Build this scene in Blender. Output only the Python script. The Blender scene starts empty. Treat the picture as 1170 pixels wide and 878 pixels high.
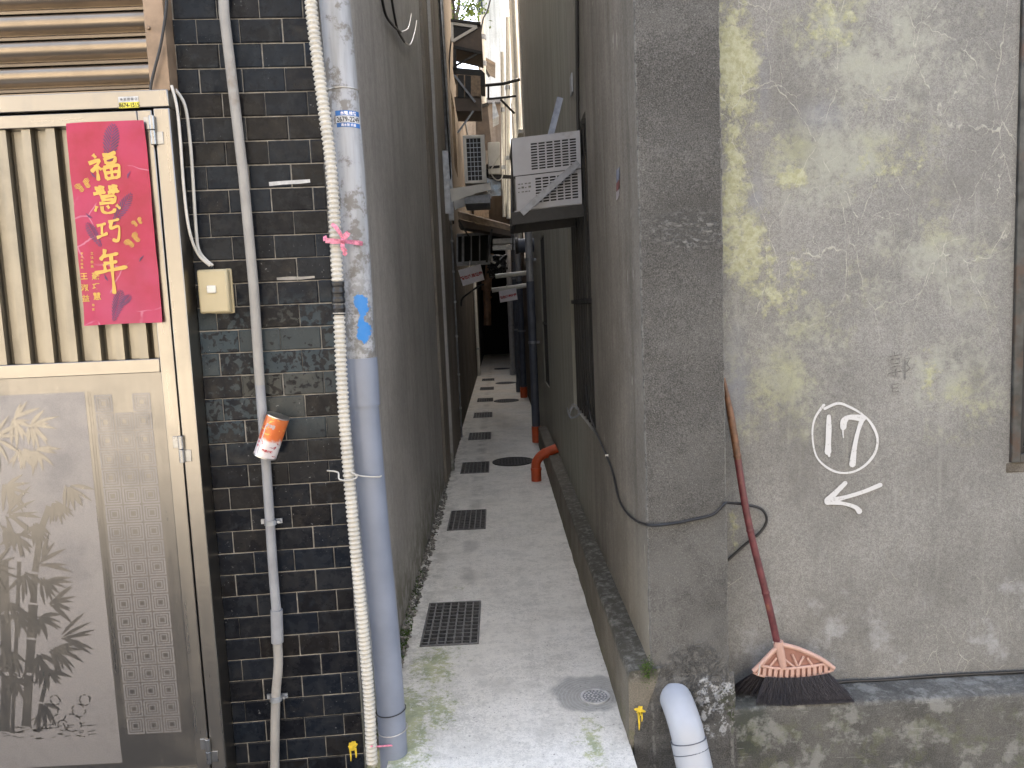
import bpy, bmesh, math, random
from mathutils import Vector, Matrix, noise as mnoise
random.seed(7)
S = bpy.context.scene
COL = S.collection
rad = math.radians

# ------------------------------------------------------------------ camera model
F = 851.0
CAM = Vector((0, 0, 1.5))
PS, TH, RO = rad(.89), rad(5.82), rad(2.5)
FW = Vector((math.sin(PS)*math.cos(TH), math.cos(PS)*math.cos(TH), -math.sin(TH)))
R0 = Vector((math.cos(PS), -math.sin(PS), 0)); U0 = R0.cross(FW)
RV = math.cos(RO)*R0 - math.sin(RO)*U0
UV = math.cos(RO)*U0 + math.sin(RO)*R0

def at(px, py, ax, v):
    d = FW + RV*((px-585)/F) - UV*((py-439)/F)
    return CAM + d*((v-CAM[ax])/d[ax])
def PY(px, py, y): return at(px, py, 1, y)     # surveyed point on a frontal plane
def PX(px, py, x): return at(px, py, 0, x)     # ... on an alley wall
def PZ(px, py, z=0.0): return at(px, py, 2, z) # ... on the ground

cd = bpy.data.cameras.new('camera'); cam = bpy.data.objects.new('camera', cd); COL.objects.link(cam)
M = Matrix.Identity(4)
for i, a in enumerate((RV, UV, -FW)):
    for r in range(3): M[r][i] = a[r]
M.translation = CAM
cam.matrix_world = M
cd.sensor_width = 36; cd.sensor_fit = 'HORIZONTAL'; cd.lens = F/1170*36
cd.clip_start = .05; cd.clip_end = 800
S.camera = cam

# ------------------------------------------------------------------ mesh builder
class MB:
    def __init__(s): s.b = bmesh.new(); s.mi = 0; s.col = None; s.smooth = False; s.cl = None
    def v(s, p): return s.b.verts.new(p)
    def f(s, vs):
        try: fc = s.b.faces.new(vs)
        except ValueError: return None
        fc.material_index = s.mi; fc.smooth = s.smooth
        if s.col is not None:
            if s.cl is None: s.cl = s.b.loops.layers.float_color.new('rnd')
            for l in fc.loops: l[s.cl] = (*s.col, 1)
        return fc
    def quad(s, a, b, c, d): return s.f([s.v(a), s.v(b), s.v(c), s.v(d)])
    def poly(s, pts): return s.f([s.v(p) for p in pts])
    def hexa(s, p):    # 8 corners: bottom 4 ccw, top 4 ccw
        v = [s.v(q) for q in p]
        for ix in ((3,2,1,0),(4,5,6,7),(0,1,5,4),(1,2,6,5),(2,3,7,6),(3,0,4,7)): s.f([v[i] for i in ix])
    def box(s, x0, x1, y0, y1, z0, z1):
        s.hexa([(x0,y0,z0),(x1,y0,z0),(x1,y1,z0),(x0,y1,z0),(x0,y0,z1),(x1,y0,z1),(x1,y1,z1),(x0,y1,z1)])
    def bar(s, a, b, w, t, up=(0,1,0)):   # rectangular bar; w across, t along 'up'
        a = Vector(a); b = Vector(b); d = (b-a).normalized(); u = Vector(up)
        u = (u - d*u.dot(d)).normalized(); c = d.cross(u)
        q = []
        for p in (a, b):
            q += [p-c*w/2-u*t/2, p+c*w/2-u*t/2, p+c*w/2+u*t/2, p-c*w/2+u*t/2]
        s.hexa(q)
    def slab(s, pts, d):    # polygon extruded by vector d
        d = Vector(d); a = [s.v(p) for p in pts]; b = [s.v(Vector(p)+d) for p in pts]
        s.f(a); s.f(b[::-1]); n = len(a)
        for i in range(n): s.f([a[i], b[i], b[(i+1)%n], a[(i+1)%n]])
    def tube(s, pts, r, seg=10, cap=True, flat=None):
        pts = [Vector(p) for p in pts]; n = len(pts)
        rs = r if isinstance(r, (list, tuple)) else [r]*n
        old = s.smooth; s.smooth = True
        t0 = (pts[1]-pts[0]).normalized()
        ref = Vector((0,0,1)) if abs(t0.z) < .9 else Vector((1,0,0))
        u = (ref - t0*ref.dot(t0)).normalized(); rings = []
        for i in range(n):
            t = (pts[min(i+1,n-1)]-pts[max(i-1,0)])
            t = t.normalized() if t.length > 1e-9 else t0
            u = (u - t*u.dot(t)).normalized(); w = t.cross(u)
            rings.append([s.v(pts[i]+(u*math.cos(a)+w*math.sin(a))*rs[i]) for a in [2*math.pi*k/seg for k in range(seg)]])
        for i in range(n-1):
            A, B = rings[i], rings[i+1]
            for k in range(seg): s.f([A[k], A[(k+1)%seg], B[(k+1)%seg], B[k]])
        s.smooth = False
        if cap: s.f(rings[0][::-1]); s.f(rings[-1])
        s.smooth = old
    def cyl(s, a, b, r, seg=16): s.tube([a, b], r, seg)
    def disc(s, c, r, h, seg=32):
        s.tube([c, Vector(c)+Vector((0,0,h))], r, seg)
    def ring(s, c, r0, r1, h, seg=32):
        c = Vector(c)
        q = []
        for (r, z) in ((r0,0),(r1,0),(r1,h),(r0,h)):
            q.append([s.v(c+Vector((r*math.cos(2*math.pi*k/seg), r*math.sin(2*math.pi*k/seg), z))) for k in range(seg)])
        for j in range(4):
            A, B = q[j], q[(j+1)%4]
            for k in range(seg): s.f([A[k], A[(k+1)%seg], B[(k+1)%seg], B[k]])
    def panel(s, fn, u0, u1, v0, v1, holes=(), t=.12, us=(), vs=()):
        us = sorted(set([u0,u1]+[h[0] for h in holes]+[h[1] for h in holes]+list(us)))
        vs = sorted(set([v0,v1]+[h[2] for h in holes]+[h[3] for h in holes]+list(vs)))
        nu, nv = len(us)-1, len(vs)-1
        def solid(i, j):
            if i < 0 or j < 0 or i >= nu or j >= nv: return False
            a, b = (us[i]+us[i+1])/2, (vs[j]+vs[j+1])/2
            return not any(h[0] < a < h[1] and h[2] < b < h[3] for h in holes)
        vc = {}
        def V(i, j, k):
            if (i,j,k) not in vc: vc[(i,j,k)] = s.v(fn(us[i], vs[j], k*t))
            return vc[(i,j,k)]
        for i in range(nu):
            for j in range(nv):
                if not solid(i,j): continue
                s.f([V(i,j,0),V(i+1,j,0),V(i+1,j+1,0),V(i,j+1,0)])
                s.f([V(i,j+1,1),V(i+1,j+1,1),V(i+1,j,1),V(i,j,1)])
                for (di,dj,a,b) in ((-1,0,(i,j),(i,j+1)),(1,0,(i+1,j+1),(i+1,j)),(0,-1,(i+1,j),(i,j)),(0,1,(i,j+1),(i+1,j+1))):
                    if not solid(i+di,j+dj):
                        s.f([V(*a,0),V(*b,0),V(*b,1),V(*a,1)])
    def build(s, name, mats, parent=None, loc=None, bevel=0, sharp=40, recalc=True):
        if recalc: bmesh.ops.recalc_face_normals(s.b, faces=s.b.faces)
        if parent is not None:
            wl = Vector((0,0,0)); q = parent
            while q: wl += q.location; q = q.parent
        else:
            if loc is None:
                xs = [v.co for v in s.b.verts]
                loc = Vector(((min(v.x for v in xs)+max(v.x for v in xs))/2, (min(v.y for v in xs)+max(v.y for v in xs))/2, min(v.z for v in xs)))
            wl = Vector(loc)
        for v in s.b.verts: v.co -= wl
        me = bpy.data.meshes.new(name); s.b.to_mesh(me); s.b.free()
        for m in (mats if isinstance(mats, (list, tuple)) else [mats]): me.materials.append(m)
        if sharp: me.set_sharp_from_angle(angle=rad(sharp))
        o = bpy.data.objects.new(name, me); COL.objects.link(o)
        if parent is not None: o.parent = parent
        else: o.location = wl
        if bevel:
            md = o.modifiers.new('bevel', 'BEVEL'); md.width = bevel; md.segments = 2; md.limit_method = 'ANGLE'; md.angle_limit = rad(35)
        return o

def tag(o, label, cat, group=None, kind=None):
    if kind: o['kind'] = kind
    if label: o['label'] = label
    if cat: o['category'] = cat
    if group: o['group'] = group
    return o
def thing(name, loc, label, cat, group=None):
    o = bpy.data.objects.new(name, None); COL.objects.link(o); o.location = loc; o.empty_display_size = .1
    return tag(o, label, cat, group)

def smooth_path(pts, n=6):
    pts = [Vector(p) for p in pts]; out = []
    for i in range(len(pts)-1):
        p0 = pts[max(i-1,0)]; p1 = pts[i]; p2 = pts[i+1]; p3 = pts[min(i+2,len(pts)-1)]
        for k in range(n):
            t = k/n
            out.append(.5*((2*p1)+(p2-p0)*t+(2*p0-5*p1+4*p2-p3)*t*t+(3*p1-p0-3*p2+p3)*t**3))
    out.append(pts[-1]); return out

def text_mesh(body, size, offset=0.0, shear=0.0):
    cu = bpy.data.curves.new('lettering', 'FONT'); cu.body = body; cu.size = size; cu.offset = offset; cu.shear = shear
    cu.align_x = 'CENTER'; cu.align_y = 'CENTER'; cu.resolution_u = 4
    o = bpy.data.objects.new('lettering', cu); COL.objects.link(o)
    dg = bpy.context.evaluated_depsgraph_get()
    me = bpy.data.meshes.new_from_object(o.evaluated_get(dg))
    bpy.data.objects.remove(o); bpy.data.curves.remove(cu)
    vs = [v.co.copy() for v in me.vertices]; fs = [list(p.vertices) for p in me.polygons]
    bpy.data.meshes.remove(me)
    if vs:   # centre the ink itself
        cx = (min(v.x for v in vs)+max(v.x for v in vs))/2; cy = (min(v.y for v in vs)+max(v.y for v in vs))/2
        for v in vs: v.x -= cx; v.y -= cy
    return vs, fs
def put_text(mb, body, size, fn, offset=0.0, shear=0.0):
    vs, fs = text_mesh(body, size, offset, shear)
    w = [mb.v(fn(v.x, v.y)) for v in vs]
    for f in fs: mb.f([w[i] for i in f])

def ribbon(mb, pts, ws, fn):   # flat stroke in (u,v), fn -> xyz
    n = len(pts); L = []; Rr = []
    for i in range(n):
        a = Vector(pts[max(i-1,0)]); b = Vector(pts[min(i+1,n-1)]); d = (b-a).normalized(); q = Vector((-d.y, d.x))
        w = ws[i] if isinstance(ws, (list,tuple)) else ws
        p = Vector(pts[i]); L.append(mb.v(fn(*(p+q*w/2)))); Rr.append(mb.v(fn(*(p-q*w/2))))
    for i in range(n-1): mb.f([L[i], L[i+1], Rr[i+1], Rr[i]])

# ------------------------------------------------------------------ materials
class G:
    def __init__(s, name, rough=.8, metal=0.0, spec=.5):
        s.m = bpy.data.materials.new(name); s.m.use_nodes = True
        s.t = s.m.node_tree; s.b = s.t.nodes['Principled BSDF']
        s.b.inputs['Roughness'].default_value = rough; s.b.inputs['Metallic'].default_value = metal
        s.b.inputs['Specular IOR Level'].default_value = spec
        s._p = None
    def n(s, ty, **kw):
        q = s.t.nodes.new(ty)
        for k, v in kw.items(): setattr(q, k, v)
        return q
    def set(s, sock, v):
        if hasattr(v, 'is_output'): s.t.links.new(v, sock)
        else:
            if isinstance(v, tuple) and len(v) == 3 and sock.type == 'RGBA': v = (*v, 1)
            sock.default_value = v
    @property
    def pos(s):
        if s._p is None: s._p = s.n('ShaderNodeNewGeometry').outputs['Position']
        return s._p
    def math(s, op, a, b=0.0, clamp=False):
        q = s.n('ShaderNodeMath', operation=op, use_clamp=clamp); s.set(q.inputs[0], a); s.set(q.inputs[1], b); return q.outputs[0]
    def mul(s, a, b): return s.math('MULTIPLY', a, b)
    def add(s, a, b): return s.math('ADD', a, b)
    def vmul(s, v, k):
        q = s.n('ShaderNodeVectorMath', operation='MULTIPLY'); s.set(q.inputs[0], v); q.inputs[1].default_value = k; return q.outputs[0]
    def vsub(s, v, k):
        q = s.n('ShaderNodeVectorMath', operation='SUBTRACT'); s.set(q.inputs[0], v); q.inputs[1].default_value = k; return q.outputs[0]
    def vlen(s, v):
        q = s.n('ShaderNodeVectorMath', operation='LENGTH'); s.set(q.inputs[0], v); return q.outputs['Value']
    def noise(s, scale, detail=4, rough=.55, vec=None, dist=0.0):
        q = s.n('ShaderNodeTexNoise'); s.set(q.inputs['Vector'], vec if vec is not None else s.pos)
        q.inputs['Scale'].default_value = scale; q.inputs['Detail'].default_value = detail
        q.inputs['Roughness'].default_value = rough; q.inputs['Distortion'].default_value = dist
        return q.outputs['Fac']
    def noisec(s, scale, detail=3, vec=None):
        q = s.n('ShaderNodeTexNoise'); s.set(q.inputs['Vector'], vec if vec is not None else s.pos)
        q.inputs['Scale'].default_value = scale; q.inputs['Detail'].default_value = detail; return q.outputs['Color']
    def warp(s, amt, scale, vec=None):
        v = vec if vec is not None else s.pos
        c = s.vsub(s.noisec(scale, 4, v), (.5,.5,.5)); c = s.vmul(c, (amt,)*3)
        q = s.n('ShaderNodeVectorMath', operation='ADD'); s.set(q.inputs[0], v); s.set(q.inputs[1], c); return q.outputs[0]
    def voro(s, scale, vec=None, feature='DISTANCE_TO_EDGE'):
        q = s.n('ShaderNodeTexVoronoi', feature=feature); s.set(q.inputs['Vector'], vec if vec is not None else s.pos)
        q.inputs['Scale'].default_value = scale; return q.outputs['Distance']
    def mr(s, v, a, b, c=0.0, d=1.0, smooth=True):
        q = s.n('ShaderNodeMapRange', interpolation_type='SMOOTHSTEP' if smooth else 'LINEAR')
        s.set(q.inputs['Value'], v)
        for k, x in zip(('From Min','From Max','To Min','To Max'), (a,b,c,d)): s.set(q.inputs[k], x)
        return q.outputs['Result']
    def mix(s, f, a, b, mode='MIX'):
        q = s.n('ShaderNodeMix', data_type='RGBA', blend_type=mode); s.set(q.inputs['Factor'], f); s.set(q.inputs['A'], a) if False else None
        s.set(q.inputs[6], a); s.set(q.inputs[7], b); return q.outputs[2]
    def xyz(s):
        q = s.n('ShaderNodeSeparateXYZ'); s.set(q.inputs[0], s.pos); return q.outputs
    def blob(s, c, r, vec=None):      # soft ellipsoid, 1 in the middle, 0 at r
        v = s.vsub(vec if vec is not None else s.pos, tuple(c)); v = s.vmul(v, tuple(1/k for k in r))
        return s.math('SUBTRACT', 1.0, s.vlen(v), clamp=True)
    def blobs(s, lst, vec=None):
        o = None
        for (c, r, k) in lst:
            b = s.mul(s.blob(c, r, vec), k)
            o = b if o is None else s.math('MAXIMUM', o, b)
        return o
    def bump(s, h, strength=.4, dist=.01, prev=None):
        q = s.n('ShaderNodeBump'); q.inputs['Strength'].default_value = strength; q.inputs['Distance'].default_value = dist
        s.set(q.inputs['Height'], h)
        if prev is not None: s.set(q.inputs['Normal'], prev)
        return q.outputs[0]
    def done(s, color=None, rough=None, normal=None):
        if color is not None: s.set(s.b.inputs['Base Color'], color)
        if rough is not None: s.set(s.b.inputs['Roughness'], rough)
        if normal is not None: s.set(s.b.inputs['Normal'], normal)
        return s.m

def plain(name, c, rough=.6, metal=0.0, var=.25, scale=30, bump=0.0, dirt=None, spec=.5):
    g = G(name, rough, metal, spec); n = g.noise(scale, 5)
    a = tuple(x*(1-var) for x in c); b = tuple(min(1, x*(1+var)) for x in c)
    col = g.mix(g.mr(n, .3, .7), a, b)
    if dirt:
        col = g.mix(g.mr(g.noise(scale*.35, 6, .65), dirt[1], dirt[1]+.15), col, dirt[0])
    return g.done(col, g.mr(n, .3, .7, rough*.85, min(1, rough*1.15)), g.bump(n, bump, .003) if bump else None)

def cement(name, c0, c1, grain=220, gv=.35, streak=None, mott=3.0, bump=.4, rough=.92, extra=None, md=.3):
    """weathered render: two tones, sandy grain, vertical run marks"""
    g = G(name, rough, spec=.25)
    n1 = g.noise(mott, 6, .62); col = g.mix(g.mr(n1, .32, .68), c0, c1)
    if streak:
        sv = g.vmul(g.pos, (streak[2], streak[2], streak[2]*.045))
        st = g.noise(1.0, 5, .6, sv)
        col = g.mix(g.mul(g.mr(st, .45, .7), streak[1]), col, streak[0])
        if len(streak) > 3: col = g.mix(g.mul(g.mr(g.noise(1.0, 4, .6, g.vmul(g.pos, (streak[2]*1.7,streak[2]*1.7,streak[2]*.11))), .58, .75), .5), col, streak[3])
    fine = g.noise(grain, 3, .7); med = g.noise(grain*.2, 5, .65)
    col = g.mix(g.mr(fine, .25, .75, 0, 1), g.mix(gv, col, (0,0,0)), g.mix(1.0, col, (1+gv*.75,)*3, 'MULTIPLY'))
    col = g.mix(g.mul(g.mr(med, .35, .7), md), col, g.mix(.5, col, (0,0,0)))
    h = g.add(g.mul(fine, .6), med)
    if extra: col, h = extra(g, col, h)
    return g.done(col, None, g.bump(h, bump, .006))

W = (1,1,1)
MAT = {}
# right front wall --------------------------------------------------
def ex_front(g, col, h):
    Yw = 2.54
    def B(px, py, rx, ry, k):
        p = PY(px, py, Yw); return ((p.x, p.y, p.z), (rx/F*Yw, .5, ry/F*Yw), k)
    wv = g.warp(.05, 9)
    stain = g.blobs([B(1010,60,170,150,.7), B(960,180,150,90,.8), B(1060,300,160,120,.55), B(900,420,120,160,.6), B(1090,440,130,120,.5)], wv)
    sn = g.add(g.mul(g.noise(7, 7, .72), .55), g.mul(g.noise(34, 6, .75), .45))
    sm = g.mul(g.mr(g.add(g.mul(stain, .72), g.mul(g.math('SUBTRACT', sn, .5), 2.3)), .12, .56), g.mr(stain, .02, .35))
    col = g.mix(g.mul(sm, .72), col, g.mix(g.mr(g.noise(2.6,5),.42,.58), (.37,.375,.225), (.35,.355,.30)))
    dk0 = g.mul(g.mr(g.noise(2.2, 7, .68, g.vmul(g.pos,(1,1,.7))), .50, .66), .55); col = g.mix(dk0, col, (.145,.14,.13))
    rn = g.noise(1.0, 5, .65, g.vmul(g.pos, (24, 24, 1.6))); col = g.mix(g.mul(g.mr(rn, .54, .72), .35), col, (.32,.32,.29))
    yel = g.blobs([B(838,60,50,180,1.4), B(838,190,34,160,1.3), B(856,290,64,115,1.25), B(906,203,34,28,1.35), B(885,345,70,70,.9),
                   B(838,610,14,70,.9), B(955,30,90,110,.85), B(1010,190,130,60,.8), B(1000,110,50,120,.7), B(870,400,60,60,.6), B(960,110,25,70,.62), B(1062,430,22,70,.75), B(905,300,50,60,.75), B(930,90,60,60,.55), B(1028,565,9,10,1.0)], wv)
    yn = g.noise(26, 8, .72); yn2 = g.noise(5, 4, .6)
    ym = g.mr(g.add(g.mul(yel, .62), g.mul(g.math('SUBTRACT', g.add(g.mul(yn,.62), g.mul(yn2,.38)), .5), 2.6)), .34, .66)
    ym = g.mul(ym, g.mr(yel, .02, .15))
    col = g.mix(g.mul(ym, .8), col, g.mix(g.mr(g.noise(60,4),.3,.7), (.34,.34,.195), (.47,.465,.32)))
    # bluish damp film beside the moss
    blue = g.blobs([B(872,90,22,120,.5), B(862,225,26,60,.6), B(935,135,80,40,.6), B(842,430,34,120,.7)], wv)
    col = g.mix(g.mul(g.mr(g.mul(blue, g.noise(8,7,.72)), .08, .40), .6), col, (.215,.222,.25))
    # pale efflorescence veins along hair cracks
    cv = g.warp(.022, 26, g.warp(.09, 5, g.vmul(g.pos, (1,1,.50))))
    e = g.math('MINIMUM', g.voro(5.2, cv), g.mul(g.voro(8.3, g.warp(.07, 11, g.vmul(g.pos, (1,1,.7)))), 1.6)); e2 = g.voro(9.5, g.warp(.08, 8, g.vmul(g.pos, (1,1,.5))))
    _, _, z = g.xyz()
    zone = g.mul(g.mr(g.noise(2.3, 3), .34, .5), g.mr(z, 1.1, 1.6))
    low = g.mul(g.mr(g.noise(3.1, 3, .5, g.vmul(g.pos,(1,1,1.3))), .5, .62), g.mr(z, .75, .45))
    vein = g.math('MAXIMUM', g.mul(g.mr(e, .002, .0075, 1, 0), zone), g.mul(g.mr(e2, .003, .011, 1, 0), g.mul(low, .9)))
    vein = g.mul(vein, g.mr(g.noise(22, 5, .7), .40, .56))
    col = g.mix(g.mul(vein, .62), col, (.48,.47,.40))
    # white bloom close to the ground
    bl = g.mul(g.mr(g.noise(6, 7, .68), .52, .68), g.mr(z, .85, .25))
    col = g.mix(g.mul(bl, .55), col, (.42,.425,.43))
    dk = g.mul(g.mr(g.noise(3.4, 5, .6), .5, .7), g.mr(z, 1.1, .3))
    col = g.mix(g.mul(dk, .38), col, (.10,.097,.088))
    pit = g.mr(g.noise(95, 2, .5), .70, .76)
    col = g.mix(g.mul(pit, .5), col, (.14,.13,.12))
    h = g.add(h, g.mul(ym, .8)); h = g.add(h, g.mul(vein, .5))
    return col, h
MAT['front'] = cement('front_render', (.205,.200,.187), (.275,.268,.252), 260, .34, None, 2.4, .5, extra=ex_front)

def ex_col(g, col, h):
    x, y, z = g.xyz()
    # chipped pale arrises
    e1 = g.mr(g.math('ABSOLUTE', g.math('SUBTRACT', x, .468)), .001, .008, 1, 0)
    e2 = g.mr(g.math('ABSOLUTE', g.math('SUBTRACT', x, .737)), .002, .008, 1, 0)
    ed = g.mul(g.mul(g.math('MAXIMUM', e1, e2), g.mr(y, 2.44, 2.425)), g.mr(g.noise(40, 5, .7), .42, .56))
    col = g.mix(g.mul(ed, .42), col, (.30,.295,.27))
    c = PY(770, 258, 2.42)
    drip = g.blob((c.x+.06, c.y, c.z-.015), (.19,.5,.085), g.warp(.08, 9))
    dn = g.noise(38, 7, .75, g.warp(.05, 20, g.vmul(g.pos, (1,1,1.8))))
    dm = g.mul(g.mr(drip, .05, .5), g.mr(dn, .48, .6))
    col = g.mix(g.mul(dm, .6), col, (.27,.265,.25))
    h = g.add(h, g.mul(dm, .6))
    cb = PY(790, 800, 2.41)
    wob = g.blob((cb.x+.02, cb.y, cb.z+.04), (.16,.6,.20), g.warp(.10, 12))
    wn = g.noise(24, 6, .7, g.warp(.09, 14))
    h = g.add(h, g.mul(g.mul(g.mr(wob, .0, .5), g.mr(wn, .45, .6)), 2.2))
    bl = g.mul(g.mr(g.noise(20, 7, .75), .47, .6), g.blob((cb.x+.08, cb.y, cb.z-.02), (.11,.6,.13), g.warp(.07, 15)))
    col = g.mix(g.mr(bl, .08, .3), col, (.50,.51,.52))
    hole = g.blob((cb.x-.075, cb.y, cb.z+.025), (.035,.6,.03), g.warp(.02, 30))
    col = g.mix(g.mr(hole, .1, .5), col, (.035,.035,.032))
    ms = g.mul(g.mr(g.noise(60, 6, .7), .45, .55), g.blob((.735,2.40,.13), (.05,.3,.08), g.warp(.05, 20)))
    col = g.mix(g.mr(ms, .1, .3), col, (.03,.04,.012))
    dirt = g.mul(g.mr(g.noise(7, 6, .65), .46, .66), g.mr(z, .5, .05))
    col = g.mix(g.mul(dirt, .35), col, (.10,.097,.088))
    lo = g.mul(g.mr(z, 1.25, .5), g.mr(g.noise(4,6,.65), .4, .62)); col = g.mix(g.mul(lo, .5), col, (.165,.16,.15))
    pale = g.mul(g.mr(g.noise(3.2, 5, .6), .56, .74), .35)
    col = g.mix(pale, col, (.16,.155,.145))
    wh = g.mr(g.noise(230, 3, .6), .60, .70)
    col = g.mix(g.mul(wh, .6), col, (.25,.245,.23))
    return col, h
MAT['column'] = cement('column_render', (.082,.079,.074), (.118,.114,.107), 240, .6, None, 3.2, .8, extra=ex_col)

def ex_plinth(g, col, h):
    x, y, z = g.xyz()
    top = g.mr(z, .085, .112)
    pn = g.noise(22, 7, .72)
    col = g.mix(g.mul(g.mr(pn, .50, .66), g.mul(top, .5)), col, (.30,.297,.28))
    drk = g.blob((.80, 2.4, .03), (.10,.4,.13), g.warp(.06, 14))
    col = g.mix(g.mul(g.mr(drk, .05, .5), .8), col, (.05,.055,.045))
    b2 = g.mul(g.mr(g.noise(9, 7, .7), .5, .62), .55); col = g.mix(b2, col, (.30,.30,.28))
    sc = g.noise(1.0, 3, .5, g.vmul(g.pos, (12,12,240)))
    col = g.mix(g.mul(g.mr(sc, .66, .72), .35), col, (.45,.45,.43))
    gm = g.mul(g.mr(g.noise(14, 6, .7), .5, .6), g.mr(z, .10, .02)); col = g.mix(g.mul(gm, .35), col, (.12,.13,.07))
    return col, h
MAT['plinth'] = cement('plinth_concrete', (.088,.086,.079), (.145,.141,.13), 240, .35, None, 4, .6, extra=ex_plinth)

def ex_side(g, col, h):
    x, y, z = g.xyz()
    fl = g.noise(1.0, 3, .5, g.vmul(g.pos, (60, 26, 8)))
    fm = g.mul(g.mr(fl, .665, .72), g.mr(g.noise(3, 3), .4, .6))
    col = g.mix(g.mul(fm, .55), col, (.50,.48,.43))
    col = g.mix(g.mul(g.mr(y, 3.5, 4.9), .55), col, g.mix(g.mr(g.noise(1,5,.6,g.vmul(g.pos,(20,20,.8))),.4,.6), (.34,.345,.295), (.45,.45,.39)))
    col = g.mix(g.mr(z, 5.9, 5.92), col, (.76,.74,.70))   # unseen upper wall whitened to bounce sun down into the alley
    nr = g.mul(g.mr(y, 3.4, 2.5), g.mr(z, .9, .3))
    col = g.mix(g.mul(nr, .45), col, (.30,.265,.20))
    return col, h
MAT['side_right'] = cement('alley_render', (.17,.155,.133), (.24,.222,.194), 180, .3, ((.10,.09,.075), .5, 11, (.28,.265,.23)), 2.2, .35, extra=ex_side)
def ex_left(g, col, h):
    x, y, z = g.xyz()
    col = g.mix(g.mr(z, 4.4, 4.42), col, (.76,.74,.70))  # top above view whitened as an added reflector for the alley
    mo = g.mul(g.mr(z, .5, .05), g.mr(g.noise(9, 6, .7), .38, .6))
    col = g.mix(g.mul(mo, .6), col, (.10,.105,.055))
    return col, h
MAT['side_left'] = cement('smooth_grey_render', (.39,.385,.38), (.48,.475,.468), 150, .14, ((.26,.255,.25), .4, 6), 1.6, .2, extra=ex_left)
def ex_brown(g, col, h):
    return g.mix(g.mr(g.xyz()[2], 5.6, 5.62), col, (.70,.66,.60)), h  # out-of-view top made pale to throw light back down
MAT['dark_render'] = cement('dark_brown_render', (.24,.215,.19), (.33,.30,.265), 150, .25, ((.12,.10,.08), .7, 12, (.33,.24,.17)), 1.4, .3, extra=ex_brown)
def ex_tan(g, col, h):
    z = g.xyz()[2]; return g.mix(g.mul(g.mr(g.add(z, g.mul(g.noise(3,4), 1.2)), 5.4, 4.4), .88), col, (.085,.062,.043)), h  # shade put into the colour: wall darkened below its light top
MAT['dado'] = cement('dark_dado', (.07,.055,.042), (.12,.10,.078), 150, .25, ((.035,.028,.022), .7, 12), 1.4, .3)  # darkened in the colour to stand for the dim far end
MAT['tan_render'] = cement('tan_render', (.23,.18,.135), (.31,.25,.19), 120, .2, ((.14,.10,.07), .6, 9), 1.1, .25, extra=ex_tan)
MAT['pale_render'] = cement('pale_render', (.60,.56,.49), (.72,.68,.61), 120, .2, ((.30,.26,.21), .6, 9), 1.1, .25)
MAT['pink_render'] = cement('pink_render', (.46,.33,.25), (.56,.42,.33), 100, .15, None, .8, .2)
MAT['cream_render'] = cement('cream_render', (.62,.56,.46), (.70,.64,.54), 60, .1, None, .5, .2)
MAT['roof'] = plain('grey_roof', (.2,.19,.18), .85)
MAT['black'] = plain('dark_interior', (.012,.012,.011), .9)

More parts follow.
